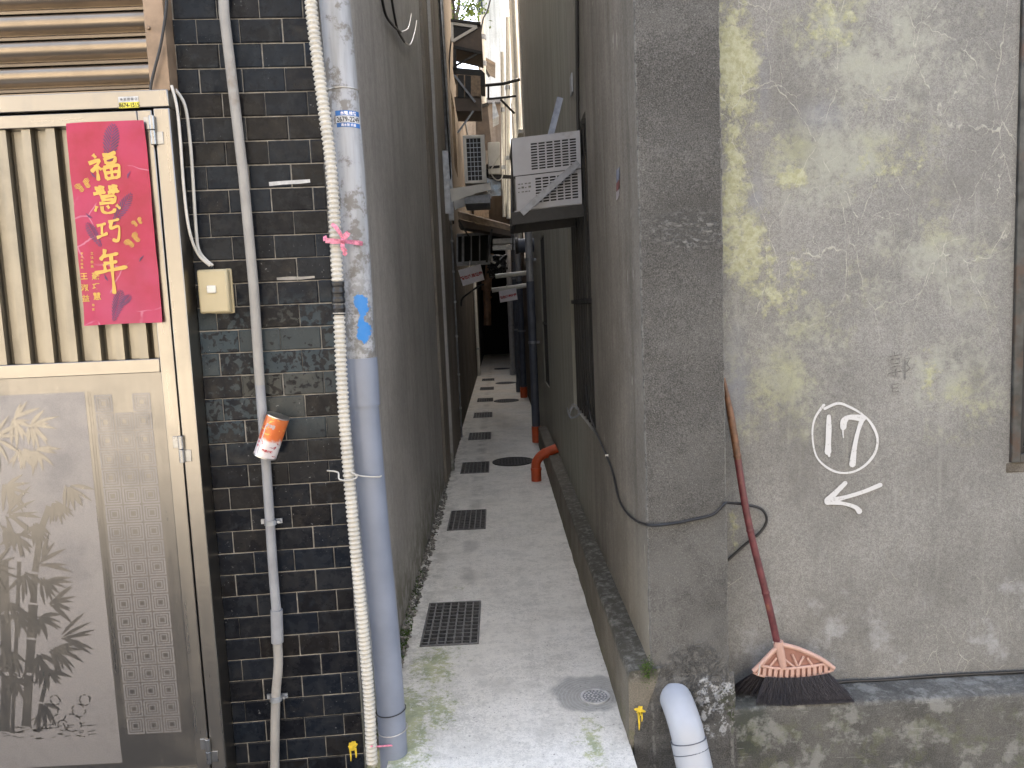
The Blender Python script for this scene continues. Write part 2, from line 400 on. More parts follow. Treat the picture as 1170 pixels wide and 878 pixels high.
# alley floor --------------------------------------------------------
def ex_floor(g, col, h):
    x, y, z = g.xyz()
    # dark sandy pitting, clustering in patches
    cl = g.noise(2.6, 5, .6); sp = g.noise(120, 4, .75); sp2 = g.noise(45, 5, .75)
    m = g.mr(g.add(g.add(g.mul(sp, .55), g.mul(sp2, .45)), g.mul(g.math('SUBTRACT', cl, .5), .35)), .50, .60)
    col = g.mix(g.mul(m, .42), col, (.34,.33,.30))
    d2 = g.mr(g.noise(75, 3, .6), .645, .69); col = g.mix(g.mul(d2, .75), col, (.16,.15,.13))
    d3 = g.mr(g.noise(1.0, 5, .7, g.vmul(g.pos, (38, 90, 60))), .63, .70); col = g.mix(g.mul(d3, .5), col, (.24,.225,.19))
    wsh = g.mul(g.mr(g.noise(5.5, 7, .74), .47, .64), .34); col = g.mix(wsh, col, (.40,.39,.355))
    w2 = g.mul(g.mr(g.noise(19, 7, .75), .50, .62), .4); col = g.mix(w2, col, (.44,.43,.395))
    # moss towards the mouth
    ms = g.blobs([((-.44,2.55,0),(.24,.55,.5),1.1), ((-.34,3.05,0),(.22,.4,.5),.8), ((.26,2.45,0),(.10,.35,.5),.75), ((-.30,2.7,0),(.2,.35,.5),.75), ((-.25,3.95,0),(.16,.22,.5),.45)], g.warp(.16, 7))
    mm = g.mr(g.add(g.mul(ms, 1.0), g.mul(g.math('SUBTRACT', g.noise(32, 8, .80), .5), 2.4)), .40, .72)
    mm = g.mul(mm, g.mr(ms, .02, .2))
    col = g.mix(g.mul(mm, .62), col, g.mix(g.mr(g.noise(14,4),.35,.65), (.13,.19,.022), (.33,.36,.10)))
    # damp run down the middle between the grates
    run = g.mul(g.mr(g.math('ABSOLUTE', g.add(x, .235)), .02, .07, 1, 0), g.mul(g.mr(g.noise(4, 4), .42, .6), g.mr(y, 3.6, 4.0)))
    col = g.mix(g.mul(run, .45), col, (.26,.255,.24))
    # fresh cement collar round the cleanout
    cc = g.blob((.29,2.76,0), (.17,.15,.5), g.warp(.10, 9))
    rr = g.vlen(g.vmul(g.vsub(g.warp(.02, 12), (.309,2.72,0)), (1,1,0)))
    rg = g.math('ABSOLUTE', g.math('SINE', g.mul(rr, 230.0)))
    col = g.mix(g.mul(g.mr(cc, .02, .2), g.add(.45, g.mul(g.noise(30,6,.7), .5))), col, g.mix(g.mul(g.mr(rg,.7,1),.35), (.25,.25,.24), (.46,.46,.45)))
    # browner, darker tone deeper in
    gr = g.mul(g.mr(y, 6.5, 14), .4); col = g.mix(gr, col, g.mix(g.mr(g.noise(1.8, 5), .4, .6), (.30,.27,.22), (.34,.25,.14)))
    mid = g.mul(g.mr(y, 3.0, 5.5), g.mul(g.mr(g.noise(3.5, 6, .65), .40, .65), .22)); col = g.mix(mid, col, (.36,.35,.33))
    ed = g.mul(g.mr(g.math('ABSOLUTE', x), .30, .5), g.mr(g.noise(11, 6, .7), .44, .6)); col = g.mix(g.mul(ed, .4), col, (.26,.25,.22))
    return col, h
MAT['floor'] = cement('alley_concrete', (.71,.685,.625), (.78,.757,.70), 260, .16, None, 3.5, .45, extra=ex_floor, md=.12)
MAT['asphalt'] = plain('street_asphalt', (.11,.11,.112), .9, scale=80, bump=.4)

# tile -----------------------------------------------------------------
def mk_tile():
    g = G('dark_glazed_tile', .28, spec=.14)
    a = g.n('ShaderNodeAttribute', attribute_name='rnd'); r = a.outputs['Color']
    sep = g.n('ShaderNodeSeparateColor'); g.set(sep.inputs[0], r)
    base = g.mix(sep.outputs[0], (.004,.0045,.007), (.012,.0105,.010))
    base = g.mix(g.mul(sep.outputs[1], .5), base, (.010,.016,.026))
    mt = g.mr(g.noise(30, 6, .72), .46, .64); base = g.mix(g.mul(mt, .5), base, g.mix(sep.outputs[2], (.030,.026,.022), (.020,.026,.034)))
    # worn glaze: pale blue-grey blotches in the middle courses
    z = g.xyz()[2]
    off = g.n('ShaderNodeVectorMath', operation='ADD'); g.set(off.inputs[0], g.pos); g.set(off.inputs[1], r)
    bl = g.noise(48, 3, .5, off.outputs[0], .6)
    zone = g.mul(g.mr(z, 1.05, 1.18), g.mr(z, 1.62, 1.45))
    zone = g.math('MAXIMUM', zone, g.mul(g.mr(z, 1.5, 1.75), .10))
    k = g.mul(g.mr(g.add(bl, g.mul(g.math('SUBTRACT', sep.outputs[2], .5), .3)), .44, .50), zone)
    base = g.mix(g.mul(k, .75), base, g.mix(sep.outputs[1], (.062,.064,.058), (.038,.062,.078)))
    film = g.mr(g.noise(9, 7, .7), .45, .72); base = g.mix(g.mul(film, .08), base, (.08,.077,.073))
    lm = g.mr(g.noise(170, 2, .5), .70, .75); base = g.mix(g.mul(lm, g.mul(g.mr(g.noise(6,3),.5,.6), .6)), base, (.4,.4,.4))
    ro = g.add(g.mul(film, .3), g.mr(g.noise(22, 5), .3, .7, .13, .38))
    return g.done(base, ro, g.bump(g.add(g.noise(18, 3), g.mul(k, .15)), .12, .004))
MAT['tile'] = mk_tile()
MAT['grout'] = plain('pale_grout', (.24,.225,.20), .95, scale=25, var=.35, dirt=((.14,.13,.115), .55))

# metals, plastics ---------------------------------------------------
def steel(name, c, r0, r1, brush=(3,3,500), dirt=.2):
    g = G(name, .3, 1.0)
    br = g.noise(1.0, 3, .6, g.vmul(g.pos, brush)); sm = g.noise(6, 6, .65)
    col = g.mix(g.mul(g.mr(sm, .42, .7), dirt), c, tuple(k*.55 for k in c))
    ro = g.add(g.mr(br, .3, .7, r0, r1), g.mul(g.mr(sm, .45, .7), .08))
    return g.done(col, ro, g.bump(g.add(g.mul(br,.25), g.mul(g.noise(2.5, 2), 2.5)), .035, .004))
MAT['steel'] = steel('brushed_steel', (.335,.31,.275), .27, .33, (90,90,1.2), .10)
MAT['steel_h'] = steel('brushed_steel_rail', (.335,.31,.275), .27, .33, (1.2,1.2,90), .10)
MAT['frost'] = steel('etched_steel', (.335,.32,.32), .50, .62, (240,240,240), .25)
MAT['polish'] = steel('polished_steel', (.245,.23,.21), .27, .33, (80,80,1.5), .08)
MAT['shutter'] = steel('shutter_steel', (.31,.255,.195), .30, .38, (1.5,1.5,80), .35)
MAT['corr'] = steel('corrugated_steel', (.30,.275,.23), .36, .46, (60,60,2), .3)
MAT['railtan'] = plain('tan_steel', (.26,.185,.125), .42, .35, scale=14)
MAT['chrome'] = plain('hinge_steel', (.34,.34,.34), .3, 1.0, .15)
MAT['galv'] = plain('galvanised_steel', (.36,.375,.40), .45, .7, scale=18)
MAT['galv_dull'] = plain('dull_galvanised_steel', (.24,.25,.27), .55, .5, scale=18)
MAT['rust'] = plain('rusty_dark_steel', (.060,.060,.055), .6, .2, .5, scale=16, dirt=((.075,.048,.034), .50))
MAT['iron'] = plain('black_iron', (.022,.021,.02), .6, .2, .4)
MAT['castiron'] = plain('cast_iron', (.045,.046,.05), .55, .5, .3, 60)
MAT['grate'] = plain('grey_grate_steel', (.17,.17,.17), .55, .5, .3, 40)
def mk_pipe():
    g = G('dirty_white_pvc', .45)
    n = g.noise(14, 7, .7); st = g.noise(1, 4, .6, g.vmul(g.pos, (40,40,4)))
    col = g.mix(g.mr(st, .4, .7), (.36,.37,.395), (.28,.285,.29))
    col = g.mix(g.mul(g.mr(n, .53, .62), .8), col, (.16,.145,.125))
    z = g.xyz()[2]
    low = g.mul(g.mr(g.noise(36, 6, .75), .42, .56), g.mul(g.mr(z, 1.75, 1.5), .75)); col = g.mix(low, col, (.13,.125,.115))
    c = PY(414, 365, 2.38)
    pb = g.blobs([((c.x,c.y,c.z+.045),(.035,.1,.05),1.2), ((c.x+.005,c.y,c.z-.04),(.03,.1,.05),1.2), ((c.x-.005,c.y,c.z),(.02,.1,.09),.7)], g.warp(.05, 22))
    pm = g.mr(g.add(pb, g.mul(g.math('SUBTRACT', g.noise(60,5,.7), .5), .9)), .38, .46)
    col = g.mix(g.mul(pm, g.mr(pb, .02, .1)), col, (.035,.20,.52))
    return g.done(col, g.mr(n, .4, .65, .4, .8), g.bump(n, .15, .003))
MAT['pvc_old'] = mk_pipe()
MAT['pvc_blue'] = plain('blue_grey_pvc', (.185,.208,.262), .33, 0, .08, 8, dirt=((.20,.21,.24), .6))
MAT['pvc_light'] = plain('light_grey_pvc', (.40,.42,.46), .38, 0, .06, 8, dirt=((.36,.37,.38), .62))
MAT['pvc_grey'] = plain('grey_pvc', (.26,.265,.28), .4, 0, .15, 12, dirt=((.14,.13,.12), .58))
MAT['pvc_dark'] = plain('dark_grey_pvc', (.075,.085,.11), .5, 0, .15, 12)
MAT['conduit'] = plain('stained_white_pvc', (.29,.275,.255), .55, 0, .12, 12, dirt=((.20,.17,.14), .56))
MAT['hose'] = plain('ivory_hose', (.50,.475,.42), .5, 0, .08, 10, dirt=((.24,.21,.17), .6))
MAT['tape'] = plain('black_tape', (.012,.012,.013), .35)
MAT['orange'] = plain('orange_pvc', (.52,.085,.025), .45, 0, .15, 12, dirt=((.22,.06,.03), .6))
MAT['cable_b'] = plain('black_cable', (.016,.016,.017), .45)
MAT['cable_w'] = plain('white_cable', (.50,.48,.44), .5, 0, .1, 20, dirt=((.35,.33,.29), .6))
MAT['wire'] = plain('bright_wire', (.55,.53,.50), .4, .6)
MAT['ivory'] = plain('ivory_plastic', (.45,.38,.235), .4, 0, .06, 10, dirt=((.46,.38,.22), .64))
MAT['white_pl'] = plain('white_plastic', (.66,.64,.58), .45, 0, .06)
MAT['ac_white'] = plain('aged_white_enamel', (.36,.36,.38), .5, 0, .08, 8, dirt=((.23,.22,.20), .60))
MAT['ac_lit'] = plain('white_enamel', (.62,.60,.55), .5, 0, .08, 8, dirt=((.38,.34,.28), .6))
MAT['ink'] = plain('black_ink', (.015,.015,.015), .6)
MAT['gold'] = plain('gold_ink', (.60,.37,.075), .45, 0, .12, 30)
MAT['plum'] = plain('plum_ink', (.115,.035,.10), .5)
MAT['yellow'] = plain('yellow_sticker', (.62,.55,.06), .5)
MAT['stick_white'] = plain('white_sticker', (.48,.48,.48), .5)
MAT['stick_blue'] = plain('blue_sticker', (.03,.13,.38), .45)
MAT['red'] = plain('red_ink', (.45,.04,.05), .6)
MAT['signw'] = plain('white_sign_card', (.82,.79,.83), .6, 0, .06, 14)
MAT['pinkrib'] = plain('pink_ribbon', (.62,.20,.28), .5, 0, .35, 120)
MAT['bamboo_red'] = plain('red_painted_bamboo', (.115,.028,.032), .42, 0, .3, 30, dirt=((.22,.10,.05), .6))
MAT['bamboo_brown'] = plain('brown_bamboo', (.13,.06,.03), .45, 0, .4, 40, dirt=((.30,.17,.08), .6))
MAT['salmon'] = plain('salmon_plastic', (.50,.315,.255), .42, 0, .06, 18)
MAT['salmon_d'] = plain('darker_salmon_plastic', (.34,.175,.14), .5, 0, .1, 18)  # darker salmon for the back plate of the broom head
MAT['bristle'] = plain('black_bristle', (.028,.024,.028), .5, 0, .5, 300)
MAT['paint_y'] = plain('yellow_paint', (.62,.44,.03), .6, 0, .25, 60)
MAT['moss'] = plain('green_moss', (.05,.09,.012), .95, 0, .6, 200)
MAT['stone'] = plain('rubble_stone', (.21,.20,.18), .95, 0, .55, 45)
MAT['wood'] = plain('weathered_board', (.30,.22,.15), .8, 0, .3, 20)
MAT['brown_sheet'] = plain('brown_sheet_metal', (.10,.075,.058), .6, .1, .25, 8)
MAT['copper'] = plain('brown_pipe_lagging', (.20,.115,.07), .6, .1, .3, 12)
MAT['leaf'] = plain('bright_leaf', (.13,.17,.02), .5, 0, .6, 3)
MAT['bark'] = plain('grey_bark', (.12,.09,.065), .9, 0, .3, 10)
def mk_glass():
    g = G('dark_window_glass', .08, spec=.5); n = g.noise(5, 4)
    return g.done(g.mix(g.mr(n,.35,.65), (.010,.011,.012), (.03,.032,.034)), g.mr(n, .4, .7, .06, .25))
MAT['glass'] = mk_glass()
def mk_paint():
    g = G('white_wall_paint', .7); n = g.noise(90, 5, .75)
    col = g.mix(g.mr(n, .56, .68), (.56,.56,.56), (.30,.29,.275))
    return g.done(col)
MAT['paint_w'] = mk_paint()
MAT['scratch'] = plain('dark_pencil', (.14,.135,.125), .9, 0, .5, 90)
def mk_poster():
    g = G('magenta_paper', .33); n = g.noise(7, 5, .6)
    col = g.mix(g.mr(n, .35, .65), (.33,.007,.036), (.40,.014,.065))
    fade = g.mr(g.noise(3, 4), .45, .7); col = g.mix(g.mul(fade, .35), col, (.44,.05,.17))
    cr = g.mr(g.voro(7, g.warp(.05, 6)), .004, .016, 1, 0); cr = g.mul(cr, g.mr(g.noise(8,3), .48, .6))
    col = g.mix(g.mul(cr, .45), col, (.6,.30,.42))
    cw = g.voro(9, g.warp(.08, 5), 'F1')
    return g.done(col, None, g.bump(g.add(g.mul(n, 1.2), cw), .30, .008))
MAT['poster'] = mk_poster()
def mk_can():
    g = G('printed_can', .3, .25); n = g.noise(45, 3, .6, None, .8)
    c0 = PY(310, 500, 2.33)
    d = g.n('ShaderNodeVectorMath', operation='DOT_PRODUCT'); g.set(d.inputs[0], g.vsub(g.pos, tuple(c0))); d.inputs[1].default_value = (.30,0,.95)
    t = g.add(d.outputs['Value'], g.mul(g.math('SUBTRACT', n, .5), .035))
    col = g.mix(g.mr(t, -.012, .004), (.66,.60,.60), (.62,.15,.04))
    col = g.mix(g.mr(t, .045, .052), col, (.60,.16,.05))
    col = g.mix(g.mul(g.mr(n, .60, .66), g.mr(t, .02, -.01)), col, (.32,.04,.05))
    col = g.mix(g.mul(g.mr(n, .58, .64), g.mr(t, .0, .02)), col, (.75,.34,.08))
    return g.done(col)
MAT['can'] = mk_can()
MAT['tin'] = plain('tin_rim', (.62,.58,.54), .35, 1.0, .15)
MAT['sill'] = cement('old_sill', (.11,.095,.075), (.20,.185,.165), 200, .3, None, 9, .5)

# ================================================================== SETTING
m = MB(); m.quad((-150,-150,-.22),(150,-150,-.22),(150,150,-.22),(-150,150,-.22))
tag(m.build('street_ground', MAT['asphalt'], loc=(0,0,-.22)), 'dark asphalt street in front of the alley', None, kind='structure')

GR = []   # the eight drain grates
for k in range(8): GR.append((-.285 + .004*k, 3.475 + 1.765*k))
holes = [(x-.135, x+.135, y-.25, y+.25) for x, y in GR]
m = MB()
m.panel(lambda u,v,w: (u, v, -w), -.525, .395, 2.44, 26, holes, .24); m.panel(lambda u,v,w: (u, v, -w), -.435, .387, 1.9, 2.4395, (), .24); m.panel(lambda u,v,w: (u, v, -w), .3951, .50, 2.62, 26, (), .24)
m.mi = 1
for (a,b,c,d) in holes: m.quad((a,c,-.115),(b,c,-.115),(b,d,-.115),(a,d,-.115))
tag(m.build('alley_floor', [MAT['floor'], MAT['black']], loc=(0,2.36,0)), 'pale concrete alley floor mossy at its mouth', None, kind='structure')

# rubble along the left wall: nobody could count it
m = MB()
for i in range(1500):
    y = 2.45 + 6.2*random.random()**1.5; x = -.525 + .045*random.random()**1.3*(1.2 if y < 6 else .6); r = .004 + .011*random.random()**2.2
    c = Vector((x, y, r*.5 + .012*random.random()*(x < -.50)))
    vs = []
    for d in ((1,0,0),(-1,0,0),(0,1,0),(0,-1,0),(0,0,1),(0,0,-1)):
        vs.append(m.v(c + Vector(d)*r*(.6+.8*random.random())+Vector([random.uniform(-.3,.3)*r for _ in range(3)])))
    for ix in ((0,2,4),(2,1,4),(1,3,4),(3,0,4),(2,0,5),(1,2,5),(3,1,5),(0,3,5)): m.f([vs[q] for q in ix])
tag(m.build('rubble', MAT['stone'], loc=(-.5,2.45,0), sharp=0), 'loose grey rubble along the foot of the left wall', None, kind='stuff')
m = MB()
for i in range(700):
    y = 2.5 + 1.7*random.random()**1.6; x = -.525 + .05*random.random(); r = .004+.006*random.random()
    if random.random() < .35: y = 2.9 + .5*random.random()
    c = Vector((x,y,.006+.02*random.random()*(x<-.50)))
    for q in range(3):
        a = random.random()*6.28; d = Vector((math.cos(a),math.sin(a),.6+random.random()))*r
        s_ = Vector((-math.sin(a),math.cos(a),0))*r*.5
        m.poly([c-s_, c+s_, c+d])
tag(m.build('moss', MAT['moss'], loc=(-.5,2.5,0), sharp=0), 'green moss growing among the rubble by the left wall', None, kind='stuff')

# ================================================================== LEFT FRONT HOUSE
XL = -.52
house = thing('tiled_house', (-2.5, 2.42, 0), 'house with dark glazed tile pier, steel door and roller shutter left of alley', 'house')
def tp(x, z, w=0.0):     # the tiled face turns slightly away towards the alley
    return (x, 2.412 + (x+.52)*.06 - w, z)
m = MB(); ROW, CW_, J = .0727, .1285, .0035
z0 = .088 - ROW*4; row = 0; z = z0
while z < 3.4:
    # courses walk a little to the right with every two rows
    off = (-.777 if row % 2 else -.842) + .0008*row
    k = -3
    while True:
        x0 = off + k*CW_; k += 1
        if x0 > -.523: break
        a = max(x0+J/2, -.945); b = min(x0+CW_-J/2, -.523)
        if b-a < .012: continue
        m.col = (random.random(), random.random(), random.random())
        za, zb = z+J/2, z+ROW-J/2
        jt = [random.uniform(-.0012,.0012) for _ in range(4)]; c = .003; lift = .008+random.uniform(-.0007,.0007)
        o4 = [(a+jt[0],za),(b+jt[1],za),(b+jt[1],zb+jt[2]),(a+jt[0],zb+jt[2])]
        i4 = [(a+c,za+c),(b-c,za+c),(b-c,zb-c),(a+c,zb-c)]
        tl = [random.uniform(-.0006,.0006) for _ in range(4)]
        A = [m.v(tp(x,zz,0)) for x,zz in o4]; Bv = [m.v(tp(x,zz,lift-.002)) for x,zz in o4]; Cv = [m.v(tp(x,zz,lift+tl[q])) for q,(x,zz) in enumerate(i4)]
        for i in range(4):
            j = (i+1)%4; m.f([A[i],A[j],Bv[j],Bv[i]]); m.f([Bv[i],Bv[j],Cv[j],Cv[i]])
        m.f(Cv)
    z += ROW; row += 1
m.build('tile_facing', MAT['tile'], house, sharp=20)
m = MB()
q = [tp(-.96,-.22,.0035), tp(-.523,-.22,.0035), tp(-.523,3.4,.0035), tp(-.96,3.4,.0035)]
m.slab(q, (0,.10,0))
m.build('tile_bed', MAT['grout'], house)
# alley side wall
m = MB(); m.panel(lambda u,v,w: (XL-w, u, v), 2.42, 6.3, -.06, 7.6, (), .15)
m.build('side_wall', MAT['side_left'], house)
m = MB(); m.panel(lambda u,v,w: (u, 2.47+w, v), -7, -.671, 3.3, 7.6, (), .12); m.panel(lambda u,v,w: (-7+w, u, v), 2.60, 6.1, -.06, 7.6, (), .12)
m.panel(lambda u,v,w: (u, 6.3-w, v), -7, -.671, -.06, 7.6, (), .12); m.panel(lambda u,v,w: (u, 2.47+w, v), -7, -3.0, -.06, 3.3, (), .12)
m.build('back_wall', MAT['side_left'], house)
m = MB(); m.box(-7.1, -.50, 2.3, 6.32, 7.6, 7.75); m.build('roof', MAT['roof'], house)
# splashes of paint on the tiles
def splash(cx, cz, r, fn, seed, drips=()):
    rnd = random.Random(seed); mb = MB(); pts = []
    for k in range(36):
        a = 2*math.pi*k/36; rr = r*(.75+.5*mnoise.noise(Vector((math.cos(a)*1.8+seed, math.sin(a)*1.8, 0))))
        pts.append((cx+rr*math.cos(a), cz+rr*math.sin(a)))
    mb.poly([fn(*p) for p in pts])
    for dx, ln, w in drips: ribbon(mb, [(cx+dx,cz-r*.3),(cx+dx+.001,cz-r-ln*.5),(cx+dx,cz-r-ln)], [w,w*.8,w*.4], fn)
    return mb
p = PY(404, 855, 2.40)
splash(p.x-.004, p.z+.008, .024, lambda u,v: tp(u,v,.0098), 3, ((-.008,.03,.006),(.010,.02,.007))).build('paint_splash', MAT['paint_y'], house)
p = PY(331, 209, 2.40)
m = MB(); ribbon(m, [(p.x-.062,p.z-.003),(p.x-.02,p.z),(p.x+.03,p.z+.001),(p.x+.064,p.z+.003)], [.012,.011,.012,.010], lambda u,v: tp(u,v,.0096))
m.build('mortar_smear', MAT['stick_white'], house)
p = PY(338, 318, 2.40); m = MB()
ribbon(m, [(p.x-.058,p.z),(p.x-.02,p.z),(p.x+.02,p.z-.001),(p.x+.06,p.z+.001)], [.008,.011,.009,.007], lambda u,v: tp(u,v,.0096))
m.build('mortar_smear', MAT['grout'], house)

# steel door -------------------------------------------------------------
YD = 2.30
JX = (-.993, -.945)
fr = MB()
fr.box(JX[0], JX[1], YD, YD+.115, .0, 2.135)                 # hinge jamb
fr.box(-2.05, -2.0, YD, YD+.115, .0, 2.135)
fr.box(-2.05, JX[1], YD-.001, YD+.114, 2.138, 2.188)               # head
dframe = fr.build('door_frame', MAT['steel'], house, bevel=.003)
door = MB()
door.box(-1.042, -.998, YD+.002, YD+.044, .045, 2.132)      # hinge stile
door.box(-1.997, -1.953, YD+.002, YD+.044, .045, 2.132)
dr = door.build('door', MAT['steel'], house, bevel=.003)
for za_, zb_ in ((2.093,2.131),(1.351,1.393),(.046,.058)):
    m = MB(); m.box(-1.952, -1.043, YD+.002, YD+.044, za_, zb_); m.build('rail', MAT['steel_h'], dr, bevel=.002)
# corrugated upper panel
m = MB(); per = .072; prof = [(0,.030),(.10,.030),(.16,.008),(.52,.008),(.58,.030),(.62,.022),(.66,.030),(1,.030)]
xs = []; x = -1.952
k = 0
while x < -1.044:
    for (t, d) in prof[:-1]:
        xx = -1.980 + (k+t)*per
        if -1.952 <= xx <= -1.043: xs.append((xx, d))
    k += 1; x += per
xs = [(-1.952, xs[0][1])] + xs + [(-1.043, xs[-1][1])]
ra = [m.v((a, YD+.004+d, 1.394)) for a, d in xs]; rb = [m.v((a, YD+.004+d, 2.092)) for a, d in xs]
for i in range(len(xs)-1): m.f([ra[i],ra[i+1],rb[i+1],rb[i]])
m.build('corrugated_panel', MAT['corr'], dr, sharp=10, recalc=False)
# etched lower panel
m = MB(); YE = YD+.012
m.box(-1.952, -1.043, YE, YE+.02, .0585, 1.3505)
def dp(u, v, w=.0006): return (u, YE-w, v)
def dpx(px, py): q = PY(px, py, YE); return (q.x, q.z)
# plain polished field carrying the key pattern, frosted picture field left of it
fx = dpx(112, 600)[0]
m.mi = 1
m.poly([dp(-1.95,.085,.0003),dp(fx,.085,.0003),dp(fx,1.30,.0003),dp(-1.95,1.30,.0003)])
m.mi = 2
for e in (.006,.014): m.poly([dp(fx+e,.28),dp(fx+e+.004,.28),dp(fx+e+.004,1.30),dp(fx+e,1.30)])
m.poly([dp(-1.95,1.303),dp(fx,1.303),dp(fx,1.307),dp(-1.95,1.307)])
sx0 = fx+.026; cs = .0585
rows = int((1.29-.16)/cs)
def frame_sq(cx, cz, h, w, mi):
    m.mi = mi
    for (a,b,c,d) in ((-h,h,-h,-h+w),(-h,h,h-w,h),(-h,-h+w,-h+w,h-w),(h-w,h,-h+w,h-w)):
        m.poly([dp(cx+a,cz+c),dp(cx+b,cz+c),dp(cx+b,cz+d),dp(cx+a,cz+d)])
for r_ in range(rows):
    for c_ in range(3):
        cx = sx0 + cs*(c_+.5); cz = 1.29 - cs*(r_+.5)
        if r_ in (0,) and c_ == 1: continue
        frame_sq(cx, cz, .0272, .0048, 1); frame_sq(cx, cz, .0190, .0042, 1); frame_sq(cx, cz, .0112, .0036, 1)
# bamboo: polished canes and leaf sprays on the frosted field
m.mi = 2
LD = [0.0]
def leaf(u, v, ang, ln, w, dep=.0009):
    LD[0] += .000004; dep = .0009 + LD[0]
    ca, sa = math.cos(ang), math.sin(ang); L_ = []; R_ = []
    for t, k in ((0,.15),(.25,.85),(.5,1),(.75,.62),(1,.02)):
        bend = -.12*t*t*ln*(1 if ca > 0 else -1)
        p = (u+ca*t*ln-sa*bend, v+sa*t*ln+ca*bend)
        L_.append((p[0]-sa*w*k/2, p[1]+ca*w*k/2)); R_.append((p[0]+sa*w*k/2, p[1]-ca*w*k/2))
    m.poly([dp(a,b,dep) for a,b in L_+R_[::-1]])
rb_ = random.Random(5)
def spray(px, py, ang, n, ln=.085, sp=1.5, w=.0125):
    u, v = dpx(px, py)
    for i in range(n):
        t = (i/(max(n-1,1))-.5)
        leaf(u+rb_.uniform(-.010,.010), v+rb_.uniform(-.008,.008), ang+t*sp+rb_.uniform(-.12,.12), ln*rb_.uniform(.7,1.1), w*rb_.uniform(.8,1.15), .0007+.00012*i)
def cane(pts, w):
    pts = [dpx(*p) for p in pts]
    for i in range(len(pts)-1):
        a, b = Vector(pts[i]), Vector(pts[i+1]); d = (b-a)*.03
        ribbon(m, [a+d, (a*.85+b*.15), (a*.15+b*.85), b-d], [w*1.12,w,w,w*1.12], lambda u,v: dp(u,v,.0007))
cane([(30,832),(33,770),(36,730),(38,690)], .028); cane([(38,690),(40,655),(47,605),(57,578)], .020)
cane([(5,838),(8,770),(6,700),(3,640)], .032); cane([(14,838),(17,770),(20,700),(22,640)], .012)
cane([(-40,838),(-42,700),(-48,560)], .026)
cane([(43,838),(47,803),(55,770)], .013)
for a in ((14,480,-.3,9,.08,3.2),(36,487,-.5,9,.08,2.6),(24,515,-1.4,9,.08,2.2),(40,515,-.9,8,.075,2.0),(6,555,-.7,9,.10,2.6),(10,590,-.1,9,.11,2.8),(2,600,-1.5,6,.10,1.6),
          (40,600,-1.6,9,.075,2.2),(20,612,-1.5,9,.075,2.4),(62,574,-1.2,8,.08,1.7),(78,556,-1.0,9,.085,1.7),(48,645,.6,5,.11,1.5),(50,662,-.7,8,.09,2.0),(30,655,-1.6,7,.09,2.0),
          (45,705,-.9,9,.075,2.2),(58,690,.1,7,.09,1.6),(10,690,-1.8,9,.08,2.4),(22,700,-1.4,8,.075,2.0),(45,748,-1.3,9,.09,2.2),(60,742,-.6,9,.10,1.9),(73,728,.2,6,.12,1.3),(52,765,-1.2,9,.075,2.2),
          (12,745,-1.5,9,.085,2.2),(15,775,-1.3,8,.075,2.2),(50,806,-1.3,7,.075,1.8),(-5,500,-.2,10,.10,4),(-12,650,-1,10,.10,4),(-10,760,-1,10,.10,4)):
    spray(*a)
# rocks and the ground line
for (px,py,r) in ((42,828,.022),(52,824,.026),(60,812,.020),(63,800,.016),(82,826,.03),(90,812,.022),(97,800,.018),(72,829,.018)):
    u, v = dpx(px, py); ns = 7
    for q in range(ns):
        a0 = 6.28*q/ns + rb_.random()*.5; a1 = a0 + .7
        ribbon(m, [(u+r*math.cos(t)*(.8+.3*rb_.random()), v+r*math.sin(t)) for t in (a0,(a0+a1)/2,a1)], .004, lambda a_,b_: dp(a_,b_,.0008))
u0_, v0_ = dpx(-60, 838)
for q in range(70):
    u = u0_ + rb_.random()*.45; v = v0_ + rb_.uniform(-.035,.012); ribbon(m, [(u,v),(u+rb_.uniform(.01,.03),v+rb_.uniform(-.004,.004))], .0025, lambda a_,b_: dp(a_,b_,.0008))
m.build('etched_panel', [MAT['polish'], MAT['frost'], MAT['polish']], dr, sharp=0)
# hinges
for (zc, dx) in ((2.07,0), (1.11,-.004), (.12,-.012)):
    h = MB(); x = -.9955
    h.cyl((x, YD-.007, zc+.001), (x, YD-.007, zc+.042), .0085, 14)
    h.cyl((x, YD-.007, zc-.042), (x, YD-.007, zc-.001), .0085, 14)
    h.box(x-.026, x-.004, YD-.0035, YD+.001, zc+.004, zc+.040); h.box(x+.004, x+.027, YD-.0035, YD+.001, zc-.040, zc-.004)
    h.build('hinge', MAT['chrome'], dr, bevel=.001)
# roller shutter above the door
m = MB(); YS = 2.355; per = .0755
prof = [(0,.0),(.08,-.010),(.22,-.015),(.42,-.012),(.60,-.003),(.66,.010),(.72,.012),(.76,.002),(.84,-.004),(.93,-.001),(.97,.010),(1.0,.012)]
for k in range(16):
    zb = 2.205 + k*per
    pr = [(YS+d, zb + (1-t)*per) for t, d in prof]
    A = [m.v((-3.0, a, b)) for a, b in pr]; Bv = [m.v((-1.006, a, b)) for a, b in pr]
    for i in range(len(pr)-1):
        fc = m.f([A[i],A[i+1],Bv[i+1],Bv[i]]); fc.smooth = True
m.box(-3.0, -1.006, YS-.012, YS+.02, 2.19, 2.203)
m.build('roller_shutter', MAT['shutter'], house, sharp=50, recalc=False)
m = MB(); m.box(-1.004, -.945, YS-.035, YS+.03, 2.190, 3.4); m.cyl((-.992,YS-.036,2.37),(-.992,YS-.041,2.37),.006,10)
m.build('shutter_rail', MAT['railtan'], house, bevel=.003)
m = MB(); m.panel(lambda u,v,w: (u, 2.42+w, v), -3.0, -.97, -.06, 3.3, (), .05); m.build('room_shade', MAT['black'], house)

